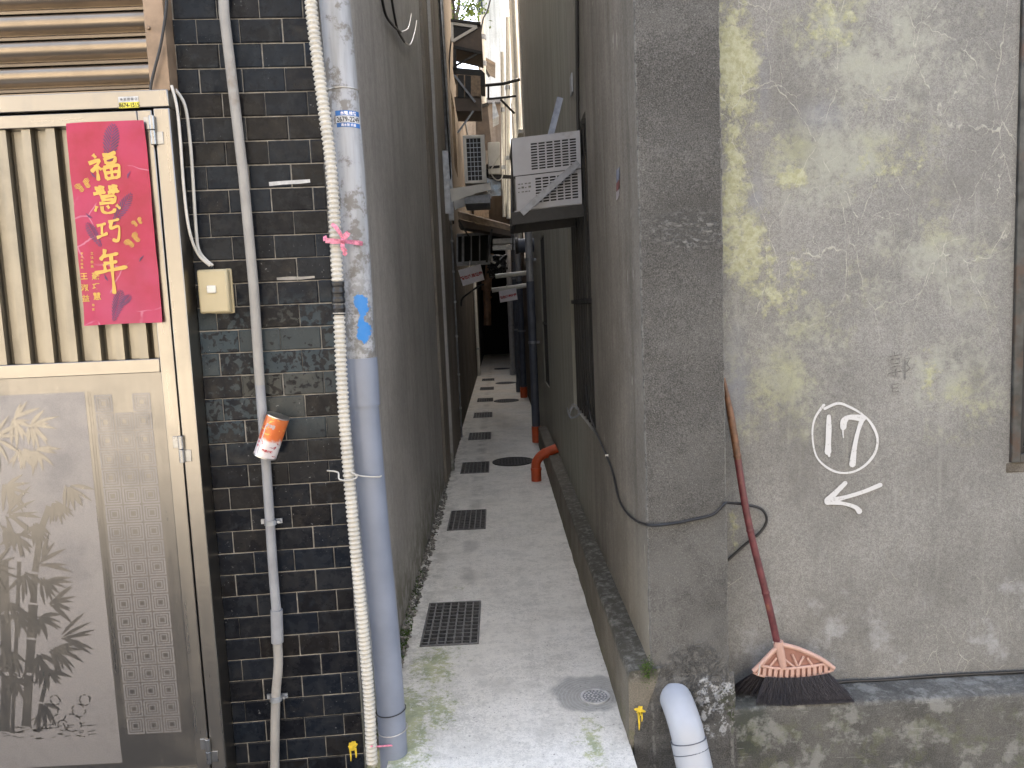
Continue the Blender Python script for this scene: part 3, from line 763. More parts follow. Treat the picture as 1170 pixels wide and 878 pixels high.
# ---- things on and beside the left house
# greeting banner
Yb = YD-.004
bn = MB()
BU0, BV1, BWD, BHT = -1.246, 2.098, .229, .596
def bsurf(u, v, w=0.0):   # u,v in 0..1 from top-left; gently wavy paper
    X = BU0 + u*BWD + (.0 if u > .5 else 0) - .004*v*(1-u); Z = BV1 - v*BHT + .002*math.sin(u*3)
    dpt = .0022*math.sin(v*11+u*2)+.0016*math.sin(u*9+v*4)+.0010*math.sin(v*31+u*7)
    curl = .010*max(0, (v-.90)/.1)*max(0, (.22-u)/.22)
    return (X, Yb-.006-dpt-curl-w, Z)
gv = [[bn.v(bsurf(i/14, j/40)) for i in range(15)] for j in range(41)]
bn.smooth = True
for j in range(40):
    for i in range(14): bn.f([gv[j][i], gv[j+1][i], gv[j+1][i+1], gv[j][i+1]])
bn.smooth = False
bn.mi = 1
def bt(cu, cv, rot=0):
    ca, sa = math.cos(rot), math.sin(rot)
    return lambda x, y: bsurf(cu+(x*ca-y*sa)/BWD, cv-(x*sa+y*ca)/BHT, .0016)
bann = bn     # base sheet, ink goes into children
def bpx(px, py):
    q = PY(px, py, Yb-.006); return ((q.x-BU0)/BWD, (BV1-q.z)/BHT)
ink = MB()
BRUSH = {
 'blessing': [((.18,1),(.27,.86)),((.0,.68),(.36,.76),(.20,.52),(.03,.36)),((.22,.60),(.23,.3),(.21,.0)),((.27,.52),(.38,.40)),((.50,.93),(.72,.95),(.96,.99)),((.55,.82),(.57,.60)),((.54,.80),(.90,.84),(.86,.62)),((.56,.62),(.88,.63)),
              ((.46,.48),(.50,.02)),((.46,.46),(.96,.51),(.97,.30),(.92,.02)),((.50,.26),(.94,.28)),((.71,.47),(.70,.04)),((.50,.04),(.94,.05))],
 'wisdom': [((.06,.92),(.42,.95)),((.10,.82),(.42,.84)),((.0,.71),(.46,.76)),((.26,1.02),(.25,.64)),((.56,.95),(.92,.98)),((.58,.84),(.92,.87)),((.54,.74),(.98,.79)),((.76,1.05),(.75,.66)),
            ((.25,.58),(.78,.61),(.74,.36)),((.28,.47),(.75,.49)),((.20,.34),(.78,.37)),((.10,.25),(.02,.05)),((.28,.24),(.31,.04),(.50,-.02),(.72,.04),(.74,.14)),((.48,.26),(.55,.15)),((.82,.28),(.97,.12))],
 'skill': [((.02,.72),(.40,.77)),((.22,.73),(.20,.36)),((-.02,.28),(.20,.33),(.44,.41)),((.50,.82),(.96,.88)),((.64,.83),(.58,.58),(.90,.62),(.90,.36),(.80,.10),(.60,.16))],
 'year': [((.36,1.05),(.30,.88),(.16,.74)),((.24,.84),(.78,.89)),((.26,.62),(.72,.65)),((.28,.60),(.29,.42)),((-.06,.36),(.40,.40),(1.02,.47)),((.53,.86),(.52,.4),(.50,-.1),(.47,-.32))]}
BD = [0.0]
def brush(key, px, py, wd, ht, rot):
    cu, cv = bpx(px, py); f0 = bt(cu, cv, rot)
    for stx in BRUSH[key]:
        q = smooth_path([Vector(((a_-.5)*wd, (b_-.45)*ht, 0)) for a_, b_ in stx], 5); k = len(q)
        wv = [wd*(.125 if len(stx) > 2 else .115)*(.55+.55*abs(math.cos(math.pi*i/(k-1)))**.8)*(1 if i < k-1 else .45) for i in range(k)]
        BD[0] += .00002
        ribbon(ink, [(p_.x,p_.y) for p_ in q], wv, lambda x,y: (lambda p_: (p_[0],p_[1]-BD[0],p_[2]))(f0(x,y)))
brush('blessing',120,193,.086,.076,.06); brush('wisdom',123,230,.080,.078,-.02); brush('skill',126,266,.075,.080,.04); brush('year',129,308,.092,.098,.03)

plum = MB()
def feather(px, py, ang, ln, w):
    cu, cv = bpx(px, py); f_ = bt(cu, cv, ang)
    fb = lambda x, y: (lambda p: (p[0], p[1]+.0005, p[2]))(f_(x,y))
    nb = 13
    for sgn in (1,-1):
        for k in range(nb):
            t = k/(nb-1); x = ln*t*.90; ww = w*(math.sin(math.pi*(.14+.78*t))); st = ln/nb*.66
            plum.poly([fb(x,sgn*.0009), fb(x+st,sgn*.0009), fb(x+st*.9+ww*.85, sgn*ww*.8), fb(x+st*.4+ww*.95, sgn*ww)])
feather(124,190,1.35,.125,.026); feather(129,258,.95,.115,.018); feather(117,283,2.05,.085,.016); feather(131,368,1.25,.10,.020); feather(138,352,.8,.05,.012)
for px, py, ang in ((146,205,1.1),(110,204,2.2),(160,300,.9),(106,250,2.4),(125,322,2.0)):
    cu, cv = bpx(px, py); ribbon(plum, [(0,0),(.010,.002),(.024,.0)], [.001,.006,.001], bt(cu, cv, ang))
def butterfly(px, py, ang, s):
    cu, cv = bpx(px, py); f_ = bt(cu, cv, ang)
    for sx in (1,-1):
        for (ox, oy, l, w_) in ((.006,.006,.022,.013),(.005,-.004,.016,.010)):
            for q in range(4):
                ribbon(ink, [(sx*ox*s,(oy+(q-1.5)*.0036)*s),(sx*(ox+l*.5)*s,(oy*1.5+(q-1.5)*.005)*s),(sx*(ox+l)*s,(oy*1.7+(q-1.5)*.003)*s)], [.002*s,.0032*s,.001*s], f_)
butterfly(96,213,.5,.85); butterfly(153,276,.7,.9); butterfly(158,255,.5,.6)
for ch, px, py, sz in (('蘇',110.5,316,.024),('巧',111,328,.022),('慧',112,339,.024),('王',97.5,316,.022),('淑',98.5,329,.022),('益',99.5,341,.022)):
    put_text(ink, ch, sz, bt(*bpx(px,py), -.03), .0004)
for i, ch in enumerate('立法委員'): put_text(ink, ch, .009, bt(*bpx(106.5, 290+i*5), 0), .0001)
for i, ch in enumerate('新北市議員'): put_text(ink, ch, .0075, bt(*bpx(95.5, 290+i*4), 0), .0001)
for i, ch in enumerate('敬賀'): put_text(ink, ch, .008, bt(*bpx(107.5, 349+i*5), 0), .0001)
ban = bann.build('banner', MAT['poster'], sharp=0)
tag(ban, 'magenta New Year paper banner with gold characters taped on the steel door', 'banner')
ink.build('gold_lettering', MAT['gold'], ban, sharp=0); plum.build('feather_print', MAT['plum'], ban, sharp=0)

# locksmith sticker
st = thing('phone_sticker', PY(147,119,YD), 'small yellow and white phone number sticker on the door head', 'sticker')
def sq(mb, px0, px1, py0, py1, Y, slope=-.045):
    P = [PY(px0,py1,Y), PY(px1,py1+slope*(px1-px0),Y), PY(px1,py0+slope*(px1-px0),Y), PY(px0,py0,Y)]; mb.slab(P, (0,.0006,0))
m = MB(); sq(m,135,158,111,117.4,YD-.0022); m.build('white_band', MAT['stick_white'], st)
m = MB(); sq(m,136,159,117.5,124,YD-.0022); m.build('yellow_band', MAT['yellow'], st)
m = MB(); c = PY(147.5,120.3,YD-.0026); put_text(m, '8674-1515', .0165, lambda x,y: (c.x+x*.85, c.y, c.z+y+x*.0), .0004)
for i in range(5):
    c2 = PY(138.5+i*4.2,114-.18*i,YD-.0026); put_text(m, '專業開鎖店'[i], .0085, (lambda q: (lambda x,y: (q.x+x, q.y, q.z+y)))(c2), 0)
m.build('lettering', MAT['ink'], st)

# door bell box
bc = PY(246, 333, 2.37)
bb = thing('doorbell_box', (bc.x, 2.38, 1.52), 'ivory doorbell box with square button on the dark tiles', 'doorbell')
m = MB(); m.box(bc.x-.047, bc.x+.047, 2.350, 2.3795, 1.524, 1.660); m.build('cover', MAT['ivory'], bb, bevel=.007)
m = MB(); m.box(bc.x-.049, bc.x+.051, 2.3798, 2.394, 1.522, 1.662); m.build('back_box', MAT['ivory'], bb, bevel=.004)
m = MB(); m.box(bc.x-.017, bc.x+.011, 2.343, 2.351, 1.586, 1.610); m.build('button', MAT['white_pl'], bb, bevel=.003)

def cable(name, pts, r, mat, label, cat='cable', n=6, parent=None, seg=8):
    mb = MB(); mb.tube(smooth_path(pts, n), r, seg)
    o = mb.build(name, mat, parent)
    if parent is None: tag(o, label, cat)
    return o
cable('bell_cable', [PY(a,b,2.318+c) for a,b,c in ((196,98,0),(202,122,0),(206,160,0),(210,215,0),(216,262,.005),(226,290,.03),(240,304,.045))], .0045, MAT['cable_w'], 'white cable nearest the door frame, dropping to the doorbell box')
cable('bell_cable', [PY(a,b,2.365) for a,b in ((198,100),(211,120),(217,160),(221,215),(224,262),(228,288),(243,304))], .005, MAT['cable_w'], 'white cable bowing out over the tiles to the doorbell box')
cable('black_cable', [PY(a,b,2.305) for a,b in ((191,-20),(190,10),(184,50),(177,78),(173,95),(172,105))], .0042, MAT['cable_b'], 'black cable hanging in front of the shutter rail above the door')

# thin conduit with clips
cpts = [(254,-40),(256,15),(278,200),(290,330),(297,440)]
cpl = [(297,440),(304,530),(312,650),(316,700),(317,735),(318,760),(315,800),(314,878),(315,905)]
Yc = 2.366
cn = thing('conduit_pipe', (-.80, Yc, 0), 'thin grey white conduit pipe running down the dark tiles', 'pipe')
m = MB(); m.tube([PY(a,b,Yc) for a,b in cpts], .0155, 14); m.build('upper_pipe', MAT['conduit'], cn)
m = MB(); m.tube(smooth_path([PY(a,b,Yc) for a,b in cpl[:4]],4), .0152, 14); m.build('middle_pipe', MAT['pvc_grey'], cn)
m = MB(); m.tube(smooth_path([PY(a,b,Yc) for a,b in cpl[4:]],4), .0150, 14); m.build('lower_pipe', MAT['conduit'], cn)
m = MB(); m.tube([PY(316,697,Yc),PY(317,734,Yc)], .0195, 14); m.build('coupling', MAT['pvc_grey'], cn)
for (px,py) in ((309,597),(315.5,798)):
    c = PY(px,py,Yc); m = MB(); m.tube([c-Vector((0,0,.008)), c+Vector((0,0,.008))], .0195, 14); m.box(c.x-.034,c.x+.034,Yc+.012,Yc+.018,c.z-.008,c.z+.008)
    m.cyl((c.x+.026,Yc+.014,c.z),(c.x+.026,Yc-.002,c.z),.005,8); m.build('clip', MAT['galv'], cn)
# can pushed over the pipe
a = PY(317.5,476.5,2.322); b = PY(303,520,2.322); ax = (a-b).normalized()
ca_ = thing('tin_can', (b.x, b.y, b.z), 'orange and white printed tin can tilted against the conduit pipe', 'can')
m = MB(); m.tube([b, a], .0355, 28); m.build('body', MAT['can'], ca_)
for p_, q_ in ((a, ax), (b, -ax)):
    m = MB(); m.tube([p_+q_*.0005, p_+q_*.004], .0368, 28); m.build('rim', MAT['tin'], ca_)
m = MB(); k = b + (a-b)*.78
t_, s_ = ax, ax.cross(Vector((0,1,0))).normalized()
def onc(x, y, mid): # wrap print on the can
    an = x/.0355; c_ = mid + t_*y + s_*(-math.sin(an)*.0362); return c_ + Vector((0,-1,0))*(math.cos(an)*.0362)
put_text(m, '咖啡', .015, lambda x,y: onc(x-.004, y, k), .0004)
ribbon(m, [(-.019,.034-i*.0135) for i in range(8)], .0032, lambda x,y: onc(x, y-.035, k))
m.build('print', MAT['stick_white'], ca_)
m = MB()
k2 = b + (a-b)*.17; put_text(m, '香濃風味', .0085, lambda x,y: onc(x+.010, y, k2), .0004)
k3 = b + (a-b)*.45
for i, ch in enumerate('深焙研磨咖啡'): put_text(m, ch, .0085, lambda x,y: onc(x-.0275, y+.034-i*.0125, k3), .0003)
m.build('dark_print', MAT['red'], ca_)

# corrugated hose
Yh = 2.345
hp = [PY(a,b,Yh) for a,b in ((354,-40),(356,12),(368,110),(379,200),(386,330),(391.5,450),(400,560),(413,700),(421,790),(424,850),(425,872))]
hpath = smooth_path(hp, 50); 
# resample evenly
def resample(path, step):
    out = [path[0]]; acc = 0
    for i in range(1, len(path)):
        a, b = path[i-1], path[i]; L = (b-a).length
        while acc + L >= step:
            t = (step-acc)/L; a = a.lerp(b, t); out.append(a.copy()); L = (b-a).length; acc = 0
        acc += L
    return out
hs = resample(hpath, .00368)
ho = MB(); prof = (.0150,.0192,.0192,.0150)
ho.tube(hs, [prof[i%4] for i in range(len(hs))], 16)
hose = ho.build('corrugated_hose', MAT['hose'], sharp=0, loc=(hs[-1].x, Yh, hs[-1].z))
tag(hose, 'ivory corrugated drain hose running down beside the thick downpipe', 'hose')
def seg_between(py0, py1):
    z1 = PY(380,py0,Yh).z; z0_ = PY(390,py1,Yh).z
    return [p for p in hs if z0_ <= p.z <= z1]
m = MB(); tpz = seg_between(322, 361); m.tube(tpz, [.0205+.0012*math.sin(i*.9)+.0008*math.sin(i*2.3) for i in range(len(tpz))], 16); m.build('tape_wrap', MAT['tape'], hose, sharp=0)

# downpipe
Yp = 2.425
dpz = thing('downpipe', (-.43, Yp, 0), 'thick downpipe, stained white above and blue grey below, at the alley corner', 'pipe')
m = MB(); m.tube([PY(a,b,Yp) for a,b in ((379.5,-40),(382,0),(391.5,100),(400,200),(407,310),(413,412))], .0472, 28); m.build('upper_pipe', MAT['pvc_old'], dpz)
m = MB(); m.tube([PY(a,b,Yp) for a,b in ((413,409),(416.5,463))], .0515, 28); m.build('socket', MAT['pvc_blue'], dpz)
m = MB(); m.tube([PY(a,b,Yp) for a,b in ((416,461),(428,600),(440,722),(447,815),(451,880),(452,905))], .0475, 28); m.build('lower_pipe', MAT['pvc_blue'], dpz)
def pipe_c(px, py): return PY(px, py, Yp)
def loop_tie(name, px, py, r, rr, mat, label, tilt=0.0, squash=1, cat='wire tie'):
    c = pipe_c(px, py); pts = []
    for k in range(25):
        a_ = 2*math.pi*k/24; pts.append(c + Vector((r*math.cos(a_), r*math.sin(a_), tilt*math.cos(a_)*r)))
    mb = MB(); mb.tube(pts, rr, 6, cap=False); o = mb.build(name, mat); tag(o, label, cat); return o
loop_tie('wire_tie', 391.5, 105, .0492, .0022, MAT['wire'], 'thin metal wire looped round the stained top of the downpipe', .02)
loop_tie('wire_tie', 447, 811, .0495, .0018, MAT['cable_b'], 'dark wire looped round the blue grey downpipe near the ground', .10)
loop_tie('wire_tie', 449, 833, .0495, .002, MAT['wire'], 'pale wire looped round the downpipe just under the dark wire', .10)
# white wire binding hose and pipe
c = PY(402,544,2.325)
pts = [PY(374,538,2.37), PY(386,540,2.34), PY(388,548,2.325), PY(400,549,2.322), PY(408,545,2.325), PY(402,540,2.322), PY(412,544,2.35), PY(432,545,2.375), PY(436,543,2.42), PY(434,541,2.46)]
cable('wire_tie', pts, .0026, MAT['cable_w'], 'white wire knotted round the hose and the blue grey downpipe', 'wire tie')
# pink plastic ribbon
rb2 = thing('ribbon_tie', PY(391,275,2.32), 'pink and white plastic ribbon tied in a bow round hose and downpipe', 'ribbon')
m = MB()
def strip(pts, w, wob=.0):
    pts = [Vector(p) for p in pts]
    for i in range(len(pts)-1):
        a_, b_ = pts[i], pts[i+1]; d = (b_-a_).normalized(); n_ = d.cross(Vector((0,1,0))).normalized()
        w0 = w*(.55+.45*math.sin(math.pi*(i+.3)/(len(pts)))); w1 = w*(.55+.45*math.sin(math.pi*(i+1.3)/len(pts)))
        m.hexa([a_-n_*w0/2, a_+n_*w0/2, b_+n_*w1/2, b_-n_*w1/2, a_-n_*w0/2-Vector((0,.0015,0)), a_+n_*w0/2-Vector((0,.0015,0)), b_+n_*w1/2-Vector((0,.0015,0)), b_-n_*w1/2-Vector((0,.0015,0))])
strip([PY(371,270,2.335),PY(372,275,2.318),PY(382,276,2.315),PY(392,276,2.316)], .016)
strip([PY(392,276,2.318),PY(403,277,2.358),PY(411,278,2.372),PY(416,279,2.40)], .015); 
strip([PY(393,275,2.31),PY(388,266,2.305),PY(384,260,2.31),PY(379,256,2.318)], .012); strip([PY(392,276,2.306),PY(391,283,2.30),PY(395,288,2.305),PY(393,292,2.31)], .014)
strip([PY(391,276,2.303),PY(396,270,2.298),PY(398,266,2.30),PY(393,270,2.299)], .014)
m.build('ribbon', MAT['pinkrib'], rb2)
m = MB(); c = PY(392,275.5,2.305); m.tube([c+Vector((0,.004,.006)), c+Vector((0,-.006,.0)), c+Vector((0,.003,-.007))], [.006,.009,.006], 10); m.build('knot', MAT['pinkrib'], rb2)
loop2 = [PY(424,853,2.325), PY(432,853,2.355), PY(446,852,2.375), PY(454,853,2.41), PY(452,852,2.47)]
cable('ribbon_tie', loop2, .003, MAT['pinkrib'], 'faded pink cord tying the hose end to the foot of the downpipe', 'ribbon')
# blue phone sticker wrapped on the downpipe
ps = thing('phone_sticker', pipe_c(394,142), 'blue and white phone number sticker wrapped on the downpipe', 'sticker')
c = pipe_c(395.2,140.5)
def onp(x, y, w=0.0, ang0=.35):
    an = x/.048 + ang0; sl = (pipe_c(400,200)-pipe_c(391.5,100)); k_ = y/sl.z
    q = c + sl*k_; r_ = .0478+w
    return (q.x+math.sin(an)*r_, q.y-math.cos(an)*r_, q.z)
def wrapq(mb, x0, x1, y0, y1, w):
    n = 10
    for i in range(n):
        a_, b_ = x0+(x1-x0)*i/n, x0+(x1-x0)*(i+1)/n
        mb.quad(onp(a_,y0,w),onp(b_,y0,w),onp(b_,y1,w),onp(a_,y1,w))
m = MB(); wrapq(m,-.040,.042,-.0105,.0105,.0004); m.build('white_band', MAT['stick_white'], ps, sharp=0)
m = MB(); wrapq(m,-.040,.042,.0107,.026,.0004); m.build('blue_band', MAT['stick_blue'], ps, sharp=0); m = MB(); wrapq(m,-.038,.042,-.024,-.0107,.0004); m.build('blue_band', MAT['stick_blue'], ps, sharp=0)
m = MB(); put_text(m, '2679-2249', .0205, lambda x,y: onp(x*.85+.001,y-.0005,.0008), .0004); m.build('number', MAT['ink'], ps, sharp=0)
m = MB(); put_text(m, '水電.修繕', .012, lambda x,y: onp(x+.002,y+.018,.0008), .0003); m.build('small_lettering', MAT['signw'], ps, sharp=0); m = MB(); put_text(m, '通水管 抓漏', .009, lambda x,y: onp(x,y-.0175,.0008), .0001); m.build('small_lettering', MAT['signw'], ps, sharp=0)

# ================================================================== RIGHT FRONT HOUSE
XR = .468
ch = thing('cement_house', (3, 2.54, 0), 'bare grey cement house with corner column and painted number right of alley', 'house')
YW = 2.54
m = MB(); m.panel(lambda u,v,w: (u, YW+w, v), .60, 7, -.22, 9.4, ((1.772, 3.1, .885, 3.1),), .14)
m.build('front_wall', MAT['front'], ch)
# alley side wall with two barred openings
W1 = (3.72, 4.82, .84, 2.44); W2 = (7.25, 7.95, .70, 2.2)
def sidefn(u, v, w): return (XR + .0012 + max(0, u-2.6)*.002 + w, u, v)
m = MB(); m.panel(sidefn, 2.431, 10.4, -.06, 9.4, (W1, W2), .14)
m.build('side_wall', MAT['side_right'], ch)
m = MB(); m.panel(lambda u,v,w: (u, 10.4-w, v), .65, 7, -.06, 9.4, (), .12); m.panel(lambda u,v,w: (7-w, u, v), 2.70, 10.27, -.06, 9.4, (), .12); m.build('back_wall', MAT['side_right'], ch)
m = MB(); m.box(.44, 7.1, 2.4, 10.4, 9.4, 9.55); m.build('roof', MAT['roof'], ch)
for W_ in (W1, W2):
    fr = MB(); y0,y1,zA,zB = W_; xx = XR+.03
    fr.box(xx, xx+.03, y0+.002, y0+.03, zA+.002, zB-.002); fr.box(xx, xx+.03, y1-.03, y1-.002, zA+.002, zB-.002); fr.box(xx,xx+.03,y0+.032,y1-.032,zA+.002,zA+.03); fr.box(xx,xx+.03,y0+.032,y1-.032,zB-.03,zB-.002)
    wf = fr.build('barred_window', MAT['iron'], ch)
    bz = MB(); n = 9 if W_ is W1 else 6
    for i in range(1, n): 
        y = y0+(y1-y0)*i/n; bz.box(xx-.016, xx-.006, y-.006, y+.006, zA+.01, zB-.01)
    for zz in ((zA+zB)/2-.12,): bz.box(xx-.020, xx-.0165, y0+.004, y1-.004, zz-.012, zz+.012)
    bz.build('bars', MAT['iron'], wf)
    gz = MB(); gz.box(xx+.035, xx+.045, y0+.001, y1-.001, zA+.001, zB-.001); gz.build('pane', MAT['glass'], wf)
# front corner column: lofted, hand-floated edges
def nz(x, y, z, s): return mnoise.noise(Vector((x*s, y*s, z*s)))
m = MB(); zs = [i*.016-.22 for i in range(180)] + [2.8, 3.6, 5, 9.38]
xa, xb, ya, yb = .468, .737, 2.42, 2.60
rings = []
for z in zs:
    ring = []
    e = .004
    fl = .006*max(0, 1-z/.25)
    base = [(xa+.03, yb),(xa+.016, (ya+yb)/2),(xa, ya+e*2),(xa+e*.6, ya+e*.6),(xa+e*2, ya)] + [(xa+(xb-xa)*t, ya) for t in (.15,.3,.45,.6,.75,.9)] + [(xb-e*1.5, ya),(xb-e*.4, ya+e*.4),(xb, ya+e*1.5),(xb, (ya+yb)/2),(xb, yb)]
    for i,(x,y) in enumerate(base):
        corner = i in (2,3,4,11,12,13)
        a_ = (.0028 if corner else .0014); d1 = nz(x,y,z,34)*a_ + nz(x+3,y,z,9)*.002
        if y < yb-.01: ring.append((x + d1, y + nz(x,y+7,z,30)*a_ + nz(x,y,z+4,7)*.0025 - (fl if y < 2.5 else 0), z))
        else: ring.append((x, y, z))
    rings.append([m.v(p) for p in ring])
m.smooth = True
for i in range(len(rings)-1):
    for k in range(len(rings[0])-1): m.f([rings[i][k], rings[i][k+1], rings[i+1][k+1], rings[i+1][k]])
m.build('corner_column', MAT['column'], ch, sharp=60)
# plinth ledge along the front
m = MB(); n = 260; rows_ = []
for i in range(n+1):
    x = .735 + (7-.735)*(i/n)**1.8
    tz = .110 + .003*nz(x,0,0,6)+.0015*nz(x,0,0,25); fy = 2.40 + .005*nz(x,3,0,5)+.002*nz(x,3,0,30)
    rows_.append([m.v(p) for p in ((x,2.545,tz+.001),(x,2.47,tz),(x,fy+.012,tz-.001),(x,fy+.003,tz-.005+.003*nz(x,9,0,40)),(x,fy,tz-.015),(x,fy+.001+.003*nz(x,1,2,12),.05),(x,fy,-.22))])
m.smooth = True
for i in range(n):
    for k in range(6): m.f([rows_[i][k], rows_[i+1][k], rows_[i+1][k+1], rows_[i][k+1]])
m.f([rows_[0][k] for k in range(7)])
m.build('plinth', MAT['plinth'], ch, sharp=50)
# foot of the column, broken out round the drain pipe
m = MB(); rnd = random.Random(11)
nx, nzv = 30, 16; g_ = []
for i in range(nx+1):
    row_ = []
    for j in range(nzv+1):
        x = .400+(.752-.400)*i/nx; z = -.22 + (.235+.03*nz(x,0,0,18)+.22)*j/nzv
        bulge = .030*(1-j/nzv)**.6 + .010*nz(x,1,z,22) + .006*nz(x,5,z,50)
        if j == nzv: bulge = -.004
        row_.append(m.v((x, 2.418 - max(bulge, -.004), z)))
    g_.append(row_)
m.smooth = True
for i in range(nx):
    for j in range(nzv): m.f([g_[i][j], g_[i+1][j], g_[i+1][j+1], g_[i][j+1]])
m.build('broken_footing', MAT['column'], ch, sharp=70, recalc=False)
# curb along the alley side
m = MB(); n = 150; rows_ = []
for i in range(n+1):
    y = 2.40 + 5.6*(i/n)**1.6; tz = .262 - .010*(y-2.4) + .003*nz(0,y,0,6)+.0012*nz(0,y,3,22); fx_ = .388 + .003*nz(4,y,0,6)+.0012*nz(4,y,0,22)
    rows_.append([m.v(p) for p in ((.50,y,tz+.006),(.45,y,tz+.003),(fx_+.010,y,tz),(fx_+.002,y,tz-.005),(fx_,y,tz-.015),(fx_-.002,y,.1),(fx_-.004,y,-.05))])
m.smooth = True
for i in range(n):
    for k in range(6): m.f([rows_[i][k], rows_[i+1][k], rows_[i+1][k+1], rows_[i][k+1]])
m.f([rows_[0][k] for k in range(7)]); m.f([rows_[-1][k] for k in range(7)][::-1])
def ex_curb(g, col, h):
    z = g.xyz()[2]
    t = g.mr(z, .21, .25); col = g.mix(g.mul(t, .75), col, g.mix(g.mr(g.noise(26,7,.75), .46,.66), (.04,.041,.034), (.20,.195,.18)))
    mo = g.mul(g.mr(g.noise(20,6,.7),.45,.6), g.mr(z,.15,.0)); col = g.mix(g.mul(mo,.5), col, (.10,.11,.05)); return col, h
MAT['curb'] = cement('curb_concrete', (.135,.12,.095), (.20,.18,.145), 200, .3, None, 5, .5, extra=ex_curb)
m.build('curb', MAT['curb'], ch, sharp=50)
# window with rusty frame
wf = MB(); wx0, wx1, wz0, wz1 = 1.773, 3.098, .886, 3.098; yy = YW-.012
wf.box(wx0, wx0+.032, yy, yy+.06, wz0, wz1); wf.box(wx1-.032, wx1, yy, yy+.06, wz0, wz1); wf.box(wx0+.033, wx1-.033, yy+.001, yy+.059, wz0, wz0+.030); wf.box(wx0+.033,wx1-.033,yy+.001,yy+.059,wz1-.03,wz1)
win = wf.build('window', MAT['rust'], ch, bevel=.003)
m = MB(); m.box(wx0+.034, wx1-.034, yy+.035, yy+.04, wz0+.031, wz1-.031); m.build('pane', MAT['glass'], win)
m = MB(); m.box(wx0+.034, wx0+.048, yy+.012, yy+.033, wz0+.032, wz1-.032); m.box(wx0+.049, wx1-.034, yy+.012, yy+.033, wz0+.032, wz0+.052); m.box(wx0+.049,wx1-.034,yy+.013,yy+.032,1.60,1.615); m.build('sash', MAT['iron'], win)
m = MB(); m.box(wx0-.012, wx1+.012, YW-.004, YW+.02, .848, .884); m.build('sill', MAT['sill'], win, bevel=.006)
# painted number in a ring, arrow, and the scratched character
def wp(px, py): q = PY(px, py, YW); return (q.x, q.z)
WD = [.0015]
def wfn(u, v): return (u, YW-WD[0], v)
m = MB()
def stroke(pts, ws, n=8):
    q = smooth_path([Vector((*wp(*p), 0)) for p in pts], n); k = len(q)
    if not isinstance(ws, (list,tuple)): ws = [ws]*2
    wv = []
    for i in range(k):
        t = i/(k-1)*(len(ws)-1); j = min(int(t), len(ws)-2); wv.append((ws[j]*(1-(t-j))+ws[j+1]*(t-j))*(1+.10*mnoise.noise(Vector((i*.9,len(pts),0)))))
    for i in range(k-1):
        WD[0] += .000012; d_ = (q[i+1]-q[i]).normalized()*.0008
        ribbon(m, [(q[i].x-d_.x,q[i].y-d_.y),(q[i+1].x+d_.x,q[i+1].y+d_.y)], [wv[i],wv[i+1]], wfn)
    for e in (0,-1):
        WD[0] += .00002; r = wv[e]*.49; m.poly([wfn(q[e].x+r*math.cos(a_*.524), q[e].y+r*math.sin(a_*.524)) for a_ in range(12)])
stroke([(941,463),(931,478),(928,497),(932,520),(943,533),(958,540),(975,539),(990,530),(1000,516),(1002,500),(995,484),(984,473),(970,465),(957,461),(942,467)], [.010,.007,.006,.006,.008,.007,.008,.010,.008,.010,.006,.008,.009,.010])
stroke([(946.5,476),(946.5,490),(946,505),(945.5,516)], [.014,.020,.019,.024]); stroke([(945.5,514),(947,521)], [.015,.008])
stroke([(963,488),(964,481),(969,477),(977,477),(985,478)], [.022,.024,.016,.020,.024]); stroke([(985,478),(980,492),(976,510),(973.5,530)], [.018,.014,.016,.024]); stroke([(963,487),(962.5,494),(963,500)], [.012,.005,.003])
m2 = m; m2.build('painted_number', MAT['paint_w'], ch, sharp=0)
m = MB()
stroke([(965,552),(955,562),(945,572)], [.016,.018,.026]); stroke([(1005,554),(985,562),(965,568),(945,573)], [.016,.014,.014,.024]); stroke([(945,573),(962,575),(976,579),(981,584)], [.022,.012,.014,.020])
m.build('painted_arrow', MAT['paint_w'], ch, sharp=0)
m = MB()
def scr(pts, w=.0030):
    WD[0] += .00004; q = [wp(*p) for p in pts]; ribbon(m, q, w, wfn)
scr([(1021,402),(1021,406)]); scr([(1013,408),(1030,405)]); scr([(1017,411),(1027,410),(1027,415),(1017,416),(1017,411)]); scr([(1016,420),(1027,418),(1022,423)]); scr([(1022,423),(1023,431),(1019,429)]); scr([(1014,427),(1029,424)])
scr([(1033,410),(1039,409),(1035,416),(1039,421),(1034,425)]); scr([(1033,408),(1033,434)]); scr([(1018,440),(1026,438)]); scr([(1018,440),(1019,448),(1026,447)]); scr([(1019,444),(1025,443)])
m.build('scratched_character', MAT['scratch'], ch, sharp=0)
p = PY(731, 812, 2.383)
splash(p.x, p.z, .020, lambda u,v: (u, 2.383, v), 8, ((-.004,.05,.008),(.006,.02,.006))).build('paint_splash', MAT['paint_y'], ch, sharp=0)

# moss tuft where curb meets column
m = MB(); rnd = random.Random(2)
for i in range(600):
    c_ = Vector((.452+rnd.gauss(0,.012), 2.405+rnd.gauss(0,.008), .255+rnd.gauss(0,.02))); a_ = rnd.random()*6.28
    d = Vector((math.cos(a_)*.5, -.4+math.sin(a_)*.4, rnd.uniform(.0,.8)))*.009; s_ = Vector((math.sin(a_),0,math.cos(a_)))*.0022
    m.poly([c_-s_, c_+s_, c_+d])
tag(m.build('moss_tuft', MAT['moss'], sharp=0), 'small green moss tuft at the foot of the corner column', 'moss')

